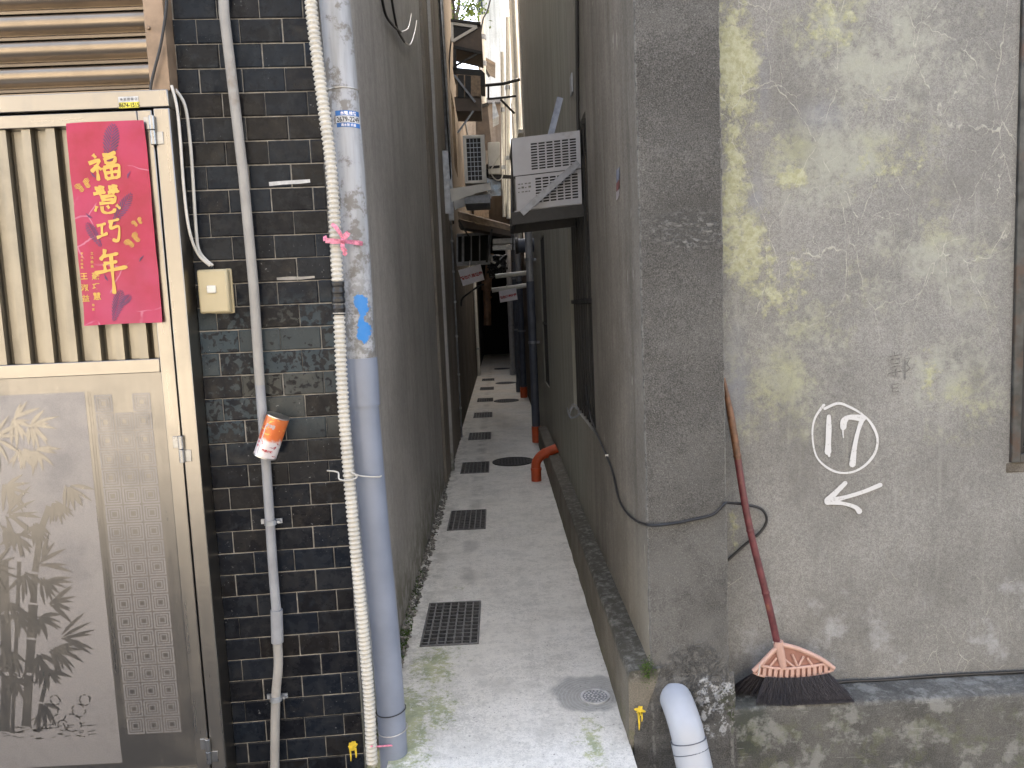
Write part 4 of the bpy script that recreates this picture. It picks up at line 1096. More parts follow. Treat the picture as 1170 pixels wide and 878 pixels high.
# grey drain elbow
el = thing('drain_elbow', (.56, 2.36, 0), 'light grey plastic drain elbow coming out of the broken column foot', 'pipe')
p0 = Vector((.548, 2.455, .150)); 
path = smooth_path([p0, (.549,2.395,.150), (.551,2.345,.138), (.557,2.305,.105), (.563,2.288,.060)], 6)
m = MB(); m.tube(path, .0545, 28); m.build('elbow', MAT['pvc_light'], el)
m = MB(); m.tube([(.561,2.294,.072),(.572,2.274,.0),(.600,2.215,-.215)], .0580, 28); m.build('pipe', MAT['pvc_light'], el)
m = MB(); m.tube([(.5655,2.286,.040),(.566,2.285,.0375)], .0592, 28, cap=False); m.tube([(.5615,2.293,.0705),(.5611,2.2938,.073)], .0588, 28); m.build('joint', MAT['pvc_dark'], el)

# black cable round the column
pts = [PX(669,441,.462), PX(676,480,.462), PX(692,519,.462), PX(700,540,.462), PX(708,573,.462), PX(722,592,.462)] + [PY(740,600,2.408), PY(765,599,2.412), PY(792,594,2.412), PY(815,588,2.412), PY(828,576,2.405), PY(834,575,2.43), PY(853,577,2.515), PY(870,582,2.522), PY(876,594,2.524), PY(869,608,2.525), PY(852,622,2.525), PY(832,640,2.53), PY(815,655,2.535)]
cable('black_cable', pts, .0048, MAT['cable_b'], 'black cable wrapped round the grey column and looped behind the broom handle')
m = MB(); p = PX(693,521,.462); m.tube([p+Vector((.008,0,0)), p-Vector((.006,0,0))], .006, 8)
tag(m.build('cable_clip', MAT['white_pl'], sharp=30), 'tiny white clip pinning the black cable to the alley wall', 'clip')
pts = [PZ(830,795,.117), (.83,2.525,.118), PY(900,789,2.52), PY(960,779.5,2.525), PY(1010,777,2.527), PY(1080,772,2.528), PY(1170,767.5,2.528), PY(1300,760,2.528)]
cable('black_cable', pts, .0055, MAT['cable_b'], 'black cable lying along the ledge at the foot of the grey wall')
pts = [PY(832,782,2.52), PY(842,788,2.50), PY(838,794,2.49), PY(852,790,2.50)]

# broom ----------------------------------------------------------------
br = thing('broom', (.93, 2.45, .11), 'upturned broom with red bamboo handle and salmon head on the ledge', 'broom')
br['label'] = 'broom with red bamboo handle, salmon plastic head and black bristles leaning on the wall'
Yb2 = 2.452
top = PY(826.5, 432, 2.512); mid1 = PY(846, 520, 2.494); bot = PY(888, 738, Yb2)
def hp_(t): 
    q = top.lerp(bot, t) + Vector((.0035*math.sin(t*9), 0, 0)) + Vector((-.010*math.sin(math.pi*t), 0, 0)); return q
m = MB(); ts = [i/10*.30 for i in range(11)]; m.tube([hp_(t) for t in ts], [.0065+.006*min(1,t/.14) for t in ts], 14); 
q = hp_(.285); m.tube([hp_(.282), hp_(.288), hp_(.294)], [.0128,.0148,.0128], 14); m.build('brown_handle', MAT['bamboo_brown'], br)
m = MB(); ts = [.30+.70*i/24 for i in range(25)]; rs = []
for t in ts: rs.append(.0122)
m.tube([hp_(t) for t in ts], rs, 14)
for t0_ in (.565, .80):
    m.tube([hp_(t0_-.006), hp_(t0_), hp_(t0_+.006)], [.0124,.0142,.0124], 14)
m.build('red_handle', MAT['bamboo_red'], br)
def hx(cx, cy, dy=0.0): return PY(850+cx/8.777, 720+cy/8.777, Yb2+dy)
hd = MB()
hd.tube(smooth_path([hx(345,140),hx(460,165),hx(560,195),hx(700,255),hx(800,310),hx(900,385)],4), .0085, 10)
hd.tube(smooth_path([hx(345,165),hx(280,225),hx(200,310),hx(95,415)],4), .0085, 10)
lower = smooth_path([hx(110,385),hx(190,362),hx(300,383),hx(420,388),hx(540,378),hx(700,360),hx(830,342),hx(890,375)],4)
hd.tube(lower, .0055, 8)
botm = smooth_path([hx(95,425),hx(150,452),hx(270,478),hx(400,490),hx(520,490),hx(640,476),hx(760,452),hx(895,400)],4)
hd.tube(botm, .0045, 8)
hd.tube([hx(345,110),hx(348,170)], .0165, 14); hd.tube([hx(352,170),hx(362,210),hx(395,372)], [.0145,.0150,.0115], 12)
for a_, b_ in (((330,280),(265,360)),((400,290),(500,368)),((485,245),(535,355)),((600,265),(550,360)),((635,280),(685,352))):
    hd.tube([hx(*a_), hx(*b_)], .0042, 8)
for i in range(14):
    t = i/13; a_ = hx(150+t*720, 372+18*math.sin(t*3.1)-t*28, .001); b_ = hx(140+t*735, 445+45*math.sin(t*3.05)-t*38, .001)
    hd.bar(a_, b_, .0115, .012)
head = hd.build('broom_head', MAT['salmon'], br, sharp=50)
m = MB(); m.slab([hx(*p_, .006) for p_ in ((345,175),(460,178),(560,205),(700,262),(880,385),(640,470),(400,484),(150,445),(120,405),(230,300))], (0,.006,0)); m.build('back_plate', MAT['salmon_d'], head)
for pt_, r_ in (([hx(290,122),hx(320,128),hx(352,120)],.004),([hx(340,90),hx(352,130)],.005),([hx(160,350,-.012),hx(145,455,-.012)],.002)):
    m = MB(); m.tube(pt_, r_, 6); m.build('binding_cord', MAT['cable_w'], br)
m = MB(); rnd = random.Random(4)
def bristle(a_, b_, sag, r):
    pts = []
    for k in range(5):
        t = k/4; q_ = a_.lerp(b_, t); q_ = q_ + Vector((0,0,-sag*math.sin(math.pi*t)*0)) + Vector((sag*t*(1-t),0,0)); pts.append(q_)
    m.tube(pts, [r, r, r*.9, r*.7, r*.25], 3, cap=False)
for i in range(1700):
    t = rnd.random(); a_ = hx(215+t*640, 470+25*math.sin(t*3.1)-t*35, rnd.uniform(-.016,.010))
    tt = min(1, max(0, t+rnd.gauss(0,.05)))
    ex = 120+tt*990; ey = 745+25*math.sin(tt*3.1) - 20*tt*0 + rnd.gauss(0,12)
    b_ = PZ(850+ex/8.777, 720+ey/8.777 - abs(rnd.gauss(0,2.2)), .1135); b_.y = min(max(b_.y, 2.392), 2.52)
    bristle(a_, b_, rnd.uniform(-.02,.02), .0011)
for i in range(420):
    t = rnd.random(); a_ = hx(95+t*170, 430+t*35, rnd.uniform(.0,.02)); b_ = PZ(850+(-150+t*330+rnd.gauss(0,12))/8.777, 720+(610+t*10+rnd.gauss(0,35))/8.777, .1135); b_.y = min(max(b_.y, 2.392), 2.52)
    b_.x = max(b_.x, .742)
    bristle(a_, b_, rnd.uniform(-.02,.02), .0011)
m.build('bristles', MAT['bristle'], br, sharp=0)

# ================================================================== ALLEY FLOOR FITTINGS
gl = ['drain grate nearest the street, widest in view, on pale concrete', 'drain grate second from the street, before the orange elbow pipe', 'drain grate just left of the large round manhole cover',
      'drain grate just past the large round manhole cover', 'drain grate fifth from the street, between the two orange footed wall pipes', 'drain grate left of the second round cover', 'drain grate seventh from the street, on brownish concrete', 'farthest drain grate, by the dark passage']
m = MB(); hw, hl = .133, .248
for a_ in ((-hw,hw,-hl,-hl+.010),(-hw,hw,hl-.010,hl),(-hw,-hw+.008,-hl+.010,hl-.010),(hw-.008,hw,-hl+.010,hl-.010)): m.box(*a_, -.03, .005)
g0 = thing('drain_grate', (0,0,0), 'drain grate', 'drain grate', 'steel drain grates down the middle of the alley')
fr_ = m.build('frame', MAT['grate'], g0, bevel=.0015)
m = MB()
for i in range(1,7): x = -hw+2*hw*i/7; m.box(x-.0035,x+.0035,-hl+.0105,hl-.0105,-.024,.003)
for j in range(1,12): y = -hl+2*hl*j/12; m.box(-hw+.0085,hw-.0085,y-.003,y+.003,-.018,.0015)
ba_ = m.build('bars', MAT['grate'], g0)
for k,(x,y) in enumerate(GR):
    if k == 0: r_ = g0
    else:
        r_ = g0.copy(); COL.objects.link(r_)
        for c_ in (fr_, ba_):
            q_ = c_.copy(); COL.objects.link(q_); q_.parent = r_
    r_.location = (x, y, 0); r_['label'] = gl[k]
ml = ['large dark round manhole cover beside the orange elbow pipe', 'dark round manhole cover level with the farther orange footed pipe', 'dark round manhole cover third along the alley', 'farthest round manhole cover, in the dark passage mouth']
mh = thing('manhole_cover', (0,0,0), 'cover', 'manhole cover', 'round manhole covers on the right of the alley')
m = MB(); m.ring((0,0,.0005), .185, .205, .008, 40); f1 = m.build('rim', MAT['castiron'], mh)
m = MB(); m.disc((0,0,.0005), .183, .006, 40)
for i in range(-5,6):
    for j in range(-5,6):
        if (i*i+j*j) < 26: 
            x,y = i*.031,j*.031; w_ = .009 if (i+j)%2 else .004
            m.box(x-w_,x+w_,y-(.013-w_),y+(.013-w_),.0062,.0085)
f2 = m.build('lid', MAT['castiron'], mh)
for k,(x,y) in enumerate(((.09,7.19),(.083,12.05),(.105,14.95),(.06,18.6))):
    if k == 0: r_ = mh
    else:
        r_ = mh.copy(); COL.objects.link(r_)
        for c_ in (f1, f2): q_ = c_.copy(); COL.objects.link(q_); q_.parent = r_
    r_.location = (x,y,0); r_['label'] = ml[k]
co = thing('cleanout_cover', (.309,2.72,0), 'small round metal cleanout cover set in grey cement near the curb', 'drain cover')
m = MB(); m.ring((.309,2.72,.0008), .048, .056, .005, 32); m.build('rim', MAT['stick_white'], co)
m = MB(); m.disc((.309,2.72,.0008), .047, .0025, 32); m.build('plate', MAT['galv_dull'], co)
m = MB()
for r_, n_ in ((.012,6),(.026,12),(.039,18)):
    for k in range(n_):
        a_ = 6.283*k/n_; c_ = Vector((.309+r_*math.cos(a_), 2.72+r_*math.sin(a_), .0036)); m.box(c_.x-.0040,c_.x+.0040,c_.y-.0036,c_.y+.0036,.0034,.005)
m.build('studs', MAT['stick_white'], co)
# faint trowel rings in the fresh cement
# ================================================================== PIPES IN THE ALLEY
oe = thing('orange_elbow', (.28,6.4,0), 'short orange plastic elbow pipe rising from floor into right wall', 'pipe')
b0 = PZ(613,549.5)
m = MB(); m.tube([b0, b0+Vector((0,0,.11))], .044, 18); m.build('foot', MAT['orange'], oe)
m = MB(); m.tube(smooth_path([b0+Vector((0,0,.10)), b0+Vector((.004,0,.155)), b0+Vector((.034,0,.205)), b0+Vector((.085,0,.24)), b0+Vector((.19,.0,.28))],5), .041, 18); m.build('elbow', MAT['orange'], oe)
m = MB(); m.tube([b0+Vector((.001,0,.095)), b0+Vector((.001,0,.115))], .048, 18); m.build('collar', MAT['orange'], oe)
m = MB(); m.tube([b0+Vector((.075,0,.233)), b0+Vector((.095,0,.244))], .046, 18); m.build('collar', MAT['orange'], oe)
def wallpipe(x, y, r, ztop, zmid, label, matU, matL, foot=True):
    t = thing('wall_pipe', (x,y,0), label, 'pipe')
    m = MB(); m.tube([(x,y,zmid),(x,y,ztop)], r*.95, 16); m.build('upper_pipe', matU, t)
    m = MB(); m.tube([(x,y,.14),(x,y,zmid+.03)], r*1.05, 16); m.build('lower_pipe', matL, t)
    m = MB(); m.tube([(x,y,0),(x,y,.18)], r*1.2, 16); m.build('foot', MAT['orange'] if foot else matL, t)
    for zz in (1.1, 2.0):
        m = MB(); m.tube([(x,y,zz),(x,y,zz+.03)], r*1.2, 16); m.box(x,x+r*1.8,y-.012,y+.012,zz,zz+.03); m.build('clip', MAT['galv_dull'], t)
    return t
wallpipe(.375,8.2,.042,2.9,1.75,'tall blue grey wall pipe with orange foot past the second window', MAT['pvc_grey'], MAT['pvc_dark'])
wallpipe(.385,12.4,.05,3.6,1.9,'farther slim grey wall pipe with orange foot near the dark passage', MAT['pvc_grey'], MAT['pvc_dark'])
wallpipe(.345,13.3,.06,3.8,2.2,'dark wall pipe with grey foot beside the farther orange footed pipe', MAT['pvc_dark'], MAT['pvc_dark'], False)
wallpipe(.30,16.8,.06,3.2,2.0,'pale wall pipe standing nearest the dark passage on the right', MAT['pvc_grey'], MAT['pvc_grey'], False)
t = thing('white_pipe', (-.44,16.9,0), 'thin white pipe standing up the left wall near the dark passage', 'pipe')
m = MB(); m.tube([(-.475,16.9,0),(-.48,16.9,2.6)], .035, 12); m.build('tube', MAT['white_pl'], t)
m = MB(); m.tube([(-.475,16.9,.6),(-.475,16.9,.63)], .045, 12); m.build('collar', MAT['galv'], t)

# conduit pole on the left wall with bright clips
XB = -.50
t = thing('wall_conduit', (-.47,8.6,0), 'thin conduit with bright clips running up the dark left wall', 'conduit')
m = MB(); m.tube([(-.486,8.75,.0),(-.486,8.75,2.65)], .010, 10); m.build('lower_tube', MAT['galv_dull'], t)
m = MB(); m.tube([(-.474,8.7,2.7),(-.474,8.7,6.0)], .030, 12); m.build('upper_tube', MAT['galv'], t)
for zz in (.35,.75,1.2,1.6,1.95,2.3):
    m = MB(); m.box(-.50,-.472,8.735,8.765,zz-.012,zz+.012); m.build('clip', MAT['galv'], t)
for zz in (3.2,4.2,5.1):
    m = MB(); m.tube([(-.474,8.7,zz),(-.474,8.7,zz+.04)], .034, 12); m.build('clip', MAT['galv'], t)
cable('black_cable', [(-.495,8.4,6.2),(-.47,8.45,4.8),(-.46,8.5,3.7),(-.455,8.6,3.0),(-.46,8.8,2.5)], .009, MAT['cable_b'], 'slack black cable drooping down the dark left wall by the conduit')
# loose wires high on the near left wall
for pts, lb in ((((435,-10),(441,18),(452,32),(458,37),(466,33),(469,22),(470,16)), 'upper loose wire end hooking out of the near left wall'),
                (((446,-10),(451,20),(455,36),(462,48),(469,51),(474,36),(476,24)), 'lower loose wire end hooking out of the near left wall')):
    n_ = len(pts); w = thing('loose_wire', PX(*pts[0],-.51), lb, 'wire')
    pp = [PX(a_,b_,-.512+.018*(i/(n_-1))) for i,(a_,b_) in enumerate(pts)]
    m = MB(); m.tube(smooth_path(pp[:4],5), .007, 8); m.build('sheath', MAT['cable_b'], w)
    m = MB(); m.tube(smooth_path(pp[3:],5), .0045, 8); m.build('bare_end', MAT['wire'], w)
# wire knot at the first window, vertical cable above it
pts = [PY(650,470,3.9), PY(655,462,3.88), PY(661,468,3.87), PY(658,477,3.88), PY(651,475,3.86), PY(655,465,3.85), PY(663,472,3.87), PY(652,478,3.86), PY(648,466,3.9)]
cable('tangled_wire', pts, .0028, MAT['galv_dull'], 'small knot of loose bare wire hanging at the foot of the barred window', 'wire')
cable('wall_cable', [PX(659,-30,.462), PX(659.5,60,.462), PX(660,120,.462), PX(661,165,.462)], .009, MAT['cable_b'], 'straight dark cable dropping down the right wall to the air conditioner')
# torn sticker on the right wall
MAT['fblue'] = plain('faded_blue_paper', (.12,.14,.20), .7, 0, .5, 60, dirt=((.30,.30,.31), .5)); MAT['fred'] = plain('faded_red_paper', (.17,.06,.06), .7, 0, .5, 60); MAT['fwhite'] = plain('faded_white_paper', (.30,.28,.29), .7, 0, .4, 60, dirt=((.05,.05,.05), .55))
t = thing('torn_sticker', PX(705,210,.466), 'torn blue and red sticker on the near right alley wall', 'sticker')
for a_, b_, mt, nm in ((193,208,'fblue','blue_piece'),(208,218,'fred','red_piece'),(218,228,'fwhite','white_piece')):
    m = MB(); xx = XR-.0012; P_ = [PX(704,a_+2,xx),PX(707.5,a_-2,xx),PX(707.5,b_-4,xx),PX(705.5,b_,xx),PX(704,b_+1,xx)]; m.slab(P_, (.0006,0,0)); m.build(nm, MAT[mt], t)

# ================================================================== AIR CONDITIONERS
# window unit on the right
ac = thing('window_air_conditioner', (.30,3.9,2.0), 'grey white window air conditioner jutting from the barred window on the right', 'air conditioner')
AX0, AX1, AY0, AY1, AZ0, AZ1 = .113, .462, 3.90, 4.36, 2.02, 2.385
def tl(x, y, z): return (x, y, z + (x-AX1)*.075)
def slots(x0,x1,z0,z1,nc,nr):
    out = []; cw = (x1-x0)/nc; rh = (z1-z0)/nr
    for i in range(nc):
        for j in range(nr): out.append((x0+i*cw+cw*.10, x0+(i+1)*cw-cw*.10, z0+j*rh+rh*.2, z0+(j+1)*rh-rh*.2))
    return out
zmid = 2.195
m = MB(); m.panel(lambda u,v,w: tl(u, AY0+w, v), AX0, AX1, zmid+.002, AZ1, slots(.205,.445,2.215,2.352,6,10), .006)
m.panel(lambda u,v,w: tl(u, AY0+.004+w, v), AX0+.012, AX1, AZ0+.0, zmid-.002, slots(.222,.448,2.048,2.178,6,9), .006)
m.build('grille', MAT['ac_white'], ac)
m = MB()
def tbox(x0,x1,y0,y1,z0,z1): m.hexa([tl(*p_) for p_ in ((x0,y0,z0),(x1,y0,z0),(x1,y1,z0),(x0,y1,z0),(x0,y0,z1),(x1,y0,z1),(x1,y1,z1),(x0,y1,z1))])
tbox(AX0-.002,AX1,AY0+.012,AY1,AZ1-.004,AZ1+.003); tbox(AX0,AX1,AY0+.014,AY1,AZ0-.003,AZ0+.003); m.build('case', MAT['ac_white'], ac)
m = MB(); tbox(AX0+.001,AX0+.008,AY0+.014,AY1,AZ0+.004,AZ1-.005); tbox(AX0+.012,AX1-.004,AY0+.05,AY0+.055,AZ0+.006,AZ1-.006); m.build('inner_shell', MAT['iron'], ac)
m = MB(); 
for i in range(4):
    for j in range(3): tbox(AX0+.022+i*.018, AX0+.022+i*.018+(.013 if (i+j)%3 else .008), AY0+.0025, AY0+.0039, 2.11+j*.020, 2.11+j*.020+(.010 if (i*j)%2 else .006))
m.build('faded_label', MAT['scratch'], ac)
sf = thing('support_frame', (.30,3.88,1.95), 'galvanised angle frame and brace carrying the window air conditioner', 'bracket')
m = MB(); m.bar(PY(661,186,3.865), PY(596,244,3.865), .032, .006); m.build('brace', MAT['galv_dull'], sf)
m = MB(); m.bar(PY(628,160,4.15), PY(640,112,4.25), .034, .008); m.box(.462,.468,4.20,4.30,2.66,2.76); m.build('hanging_strap', MAT['galv'], sf)
m = MB()
for (a_,b_,c_,d_) in ((.10,.468,3.872,3.885),(.10,.468,4.34,4.355)): m.hexa([tl(*p_) for p_ in ((a_,c_,1.95),(b_,c_,1.95),(b_,d_,1.95),(a_,d_,1.95),(a_,c_,2.012),(b_,c_,2.012),(b_,d_,2.012),(a_,d_,2.012))])
m.hexa([tl(*p_) for p_ in ((.095,3.886,1.95),(.112,3.886,1.95),(.112,4.339,1.95),(.095,4.339,1.95),(.095,3.886,2.012),(.112,3.886,2.012),(.112,4.339,2.012),(.095,4.339,2.012))])
m.build('base_angle', MAT['iron'], sf)
# condenser on the left wall
YA = 8.0
cdn = thing('outdoor_condenser', (-.15,8.2,2.82), 'white outdoor condenser standing edge on above left wall bracket', 'air conditioner')
a_ = PY(528.5,155,YA); b_ = PY(556,209,YA)
m = MB(); x0,x1,zA,zB = a_.x, b_.x, b_.z, a_.z
m.panel(lambda u,v,w: (u, YA+w, v), x0, x1, zA, zB, ((x0+.035,x1-.045,zA+.03,zB-.03),), .02); m.box(x0,x1-.002,YA+.021,YA+.75,zB-.02,zB); m.box(x0,x1,YA+.021,YA+.75,zA,zA+.02); m.box(x1-.02,x1-.001,YA+.021,YA+.75,zA+.021,zB-.021)
m.build('case', MAT['ac_lit'], cdn, bevel=.004)
m = MB(); m.box(x0+.005,x1-.021,YA+.06,YA+.07,zA+.021,zB-.021); m.build('coil', MAT['iron'], cdn)
m = MB()
for i in range(1,4): xx = x0+.035+(x1-x0-.08)*i/4; m.box(xx-.003,xx+.003,YA+.004,YA+.010,zA+.03,zB-.03)
for j in range(1,9): zz = zA+.03+(zB-zA-.06)*j/9; m.box(x0+.035,x1-.045,YA+.011,YA+.016,zz-.003,zz+.003)
m.build('wire_guard', MAT['galv'], cdn)
wb = thing('wall_bracket', (-.3,8.0,2.7), 'white punched steel bracket holding the outdoor condenser on left wall', 'bracket')
m = MB(); P_ = [PY(p_,q_,YA-.02) for p_,q_ in ((514,216),(560,209),(561,217),(545,221),(516,231))]; m.slab(P_, (0,.006,0)); m.build('arm', MAT['ac_lit'], wb); m = MB(); m.slab([p_+Vector((0,.62,0)) for p_ in P_], (0,.006,0)); m.build('arm', MAT['ac_lit'], wb)
m = MB(); u_ = PY(513,172,YA-.02); v_ = PY(516,244,YA-.02); m.box(-.498,-.44,YA-.018,YA-.012,v_.z,u_.z); m.box(-.498,-.44,YA+.60,YA+.606,v_.z,u_.z)
m.build('upright', MAT['galv'], wb)
m = MB(); P_ = [PY(p_,q_,YA+.0) for p_,q_ in ((530,225),(560,222),(560,232),(531,233))]; m.slab(P_, (0,.55,0)); m.build('tray', MAT['galv_dull'], wb)

# dark hood and boxed unit higher up on the left
YH = 10.0
def H(px, py, d=0.0): return PY(px, py, YH+d)
t = thing('steel_hood', H(517,50), 'dark steel rain hood with pale frame high on the left wall', 'hood')
m = MB(); m.slab([H(516,25),H(549,28),H(551,61),H(518,53)], (0,.02,0)); m.slab([H(549,28),H(551,61),H(551,61)+Vector((.006,0,0)),H(549,28)+Vector((.006,0,0))], (0,.6,0)); m.slab([H(518,53),H(551,61),H(551,59),H(518,51)], (0,.6,0)); m.build('sheet', MAT['brown_sheet'], t)
m = MB(); m.bar(H(516,27,-.015),H(545,31,-.015),.035,.02); m.bar(H(516.5,27,-.016),H(517,48,-.016),.03,.02); m.bar(H(518,47,-.018),H(545,31,-.018),.035,.02); m.build('frame', MAT['ac_lit'], t)
m = MB(); m.bar(H(518,54,-.02),H(550,61,-.02),.035,.04); m.bar(H(519.5,56,-.02),H(519.5,78,-.02),.04,.03); m.bar(H(521,75,-.022),H(545,62,-.022),.025,.02); m.build('bracket', MAT['iron'], t)
m = MB(); m.bar(H(515,23.5,-.02),H(549,27.5,-.02),.03,.04); m.build('top_bar', MAT['iron'], t)
m = MB(); m.slab([H(518,30,-.004),H(540,32,-.004),H(518,44,-.004)], (0,.003,0)); m.build('inner_panel', MAT['iron'], t)
t = thing('caged_condenser', H(520,110), 'boxed condenser in a dark cage under the rain hood, left wall', 'air conditioner')
m = MB(); m.slab([H(517,77),H(550,80),H(554,84),H(554,90),H(518,84)], (0,.5,0)); m.slab([H(549,84,.001),H(554,84,.001),H(554,98,.001),H(549,98,.001)], (0,.5,0)); m.build('hood', MAT['iron'], t)
m = MB(); m.slab([H(521,85),H(549,87),H(549,112),H(521,112)], (0,.4,0)); m.build('body', MAT['wood'], t)
m = MB(); m.slab([H(523,86,-.01),H(530,86,-.01),H(530,112,-.01),H(523,112,-.01)], (0,.008,0)); m.slab([H(531.5,86,-.01),H(538,87,-.01),H(538,112,-.01),H(531.5,112,-.01)], (0,.008,0)); m.build('grille', MAT['iron'], t)
m = MB(); m.slab([H(519,111),H(550,110),H(550,127),H(521,127)], (0,.55,0)); m.build('shelf', MAT['brown_sheet'], t)
m = MB(); m.bar(H(519,86,-.03),H(543,117,-.03),.025,.02); m.build('strut', MAT['galv_dull'], t); m = MB(); m.bar(H(523,152,-.03),H(541,127,-.03),.022,.02); m.build('strut', MAT['galv_dull'], t)

# rail bracket on the right
t = thing('drying_rail', PY(588,95,10.8), 'dark steel drying rail sticking out from right wall over the alley', 'rail')
m = MB(); m.tube([PY(553,98,10.8),PY(575,96,10.8),PY(594,91,10.8)], .022, 8); m.tube([PY(558,113.5,10.8),PY(590,110,10.8)], .016, 8); m.build('bar', MAT['iron'], t)
m = MB(); m.tube([PY(558,97,10.8),PY(558,114,10.8)], .014, 8); m.build('strut', MAT['iron'], t); m = MB(); m.tube([PY(572,114,10.8),PY(588,130,10.8)], .016, 8); m.build('strut', MAT['iron'], t)
# pale box with cable loop
t = thing('white_wall_unit', PY(565,200,11.2), 'small white wall unit with a looped cable hanging mid alley', 'air conditioner')
m = MB(); m.slab([PY(p_,q_,11.2) for p_,q_ in ((557,163),(571,162),(572,199),(558,199))], (0,.35,0)); m.build('case', MAT['ac_lit'], t, bevel=.01)
m = MB(); m.slab([PY(p_,q_,11.19) for p_,q_ in ((559,190),(571,189),(571,192),(559,193))], (0,.008,0)); m.build('vent', MAT['iron'], t)
m = MB(); m.tube(smooth_path([PY(p_,q_,11.15) for p_,q_ in ((571,178),(566,186),(561,195),(563,202),(568,206),(573,204),(575,196))],5), .009, 8); m.build('hanging_cable', MAT['cable_w'], t)
m = MB(); m.bar(PY(558,201,11.25),PY(590,203,11.25),.05,.04); m.build('bracket', MAT['iron'], t)
# clutter closing the slit higher up
def C13(px, py, d=0.0): return PY(px, py, 13.0+d)
t = thing('balcony_box', C13(550,170), 'dark brown balcony box hanging over the alley behind the caged condenser', 'balcony')
m = MB(); m.slab([C13(543,126),C13(557,120),C13(562,168),C13(545,180)], (0,1.2,0)); m.build('underside', MAT['brown_sheet'], t)
m = MB(); m.bar(C13(542,125,-.03),C13(558,119,-.03),.05,.04); m.build('rim', MAT['iron'], t)
for (xa_, ya_, xb_, yb_, r_, lb) in ((573.5,60,576,248,.026,'thinner pale riser pipe, farther from the window air conditioner'),(580,20,581,250,.032,'thicker pale riser pipe, nearer the window air conditioner')):
    t = thing('riser_pipe', PY(xb_,yb_,11.6), lb, 'pipe')
    m = MB(); m.tube([PY(xa_,ya_,11.6),PY(xb_,yb_,11.6)], r_, 10); m.build('tube', MAT['white_pl'], t)
    for fy in (.35,.7):
        c_ = PY(xa_+(xb_-xa_)*fy, ya_+(yb_-ya_)*fy, 11.6); m = MB(); m.tube([c_-Vector((0,0,.03)),c_+Vector((0,0,.03))], r_*1.25, 10); m.build('clip', MAT['galv'], t)
t = thing('tilted_panel', PY(566,135,12.2), 'small pale tilted panel fixed under the drying rail', 'panel')
m = MB(); m.slab([PY(562.5,117,12.2),PY(565,116,12.2),PY(570,133,12.2),PY(563,137,12.2)], (0,.5,0)); m.build('sheet', MAT['galv'], t)
t = thing('tin_canopy', PY(560,75,14.5), 'tin canopy edge over the alley above the balcony box', 'canopy')
m = MB(); m.slab([PY(p_,q_,14.5) for p_,q_ in ((545,60),(566,72),(566,75),(545,64))], (0,1.3,.15)); m.build('sheet', MAT['tan_render'], t)
m = MB(); m.bar(PY(547,66,14.48),PY(559,88,14.48),.04,.03); m.build('strut', MAT['iron'], t)
t = thing('vent_stack', PY(551,60,13.6), 'thin white vent stack rising right of the rain hood', 'pipe')
m = MB(); m.tube([PY(551,18,13.6),PY(553,118,13.6)], .045, 10); m.build('tube', MAT['ac_lit'], t)
for fy in (.25,.55):
    c_ = PY(551+2*fy, 18+100*fy, 13.6); m = MB(); m.tube([c_-Vector((0,0,.04)),c_+Vector((0,0,.04))], .06, 10); m.build('collar', MAT['galv_dull'], t)
cable('overhead_cable', [PY(p_,q_,11) for p_,q_ in ((517,-8),(519,20),(514,60),(513,100))], .012, MAT['cable_b'], 'thin dark cable hanging down left of the rain hood')
cable('overhead_cable', [PY(p_,q_,13) for p_,q_ in ((562,-8),(557,12),(552,22),(549,40))], .014, MAT['cable_b'], 'thin dark cable slanting across the bright slit to the vent stack')
# board awning across the alley
t = thing('board_awning', PY(555,260,9.0), 'weathered board awning slung across the alley below the condenser', 'awning')
m = MB(); P_ = [PY(p_,q_,9.0) for p_,q_ in ((523,242),(583,258),(583,264),(524,250))]; m.slab(P_, (0,.75,.10)); m.build('board', MAT['wood'], t)
m = MB(); P_ = [PY(p_,q_,9.02) for p_,q_ in ((524,250.5),(583,264.5),(584,270),(548,263),(524,259))]; m.slab(P_, (0,.6,.02)); m.build('beam', MAT['brown_sheet'], t)
m = MB(); m.bar(PY(524,252,8.98),PY(536,271,8.98),.02,.02); m.build('strut', MAT['iron'], t); m = MB(); m.bar(PY(562,262,8.98),PY(556,300,8.98),.025,.02); m.build('strut', MAT['iron'], t)
# barred bay on the left below it
t = thing('barred_cage', PY(540,300,9.6), 'dark barred window cage under the board awning on left', 'window cage')
def C9(px,py,d=0.0): return PY(px,py,9.6+d)
m = MB()
m.bar(C9(522,269),C9(560,267),.03,.04); m.bar(C9(522,302),C9(560,300),.05,.04); m.bar(C9(522.5,271),C9(522.5,301),.02,.03); m.bar(C9(559,268),C9(559,300),.03,.03)
for px in (529,538.5,548): m.bar(C9(px,269,.001),C9(px,301,.001),.016 if px > 530 else .03,.02)
m.build('bars', MAT['galv_dull'], t)
m = MB(); m.slab([C9(522,270,.05),C9(560,268,.05),C9(560,301,.05),C9(522,302,.05)], (0,.4,0)); m.build('box', MAT['black'], t)
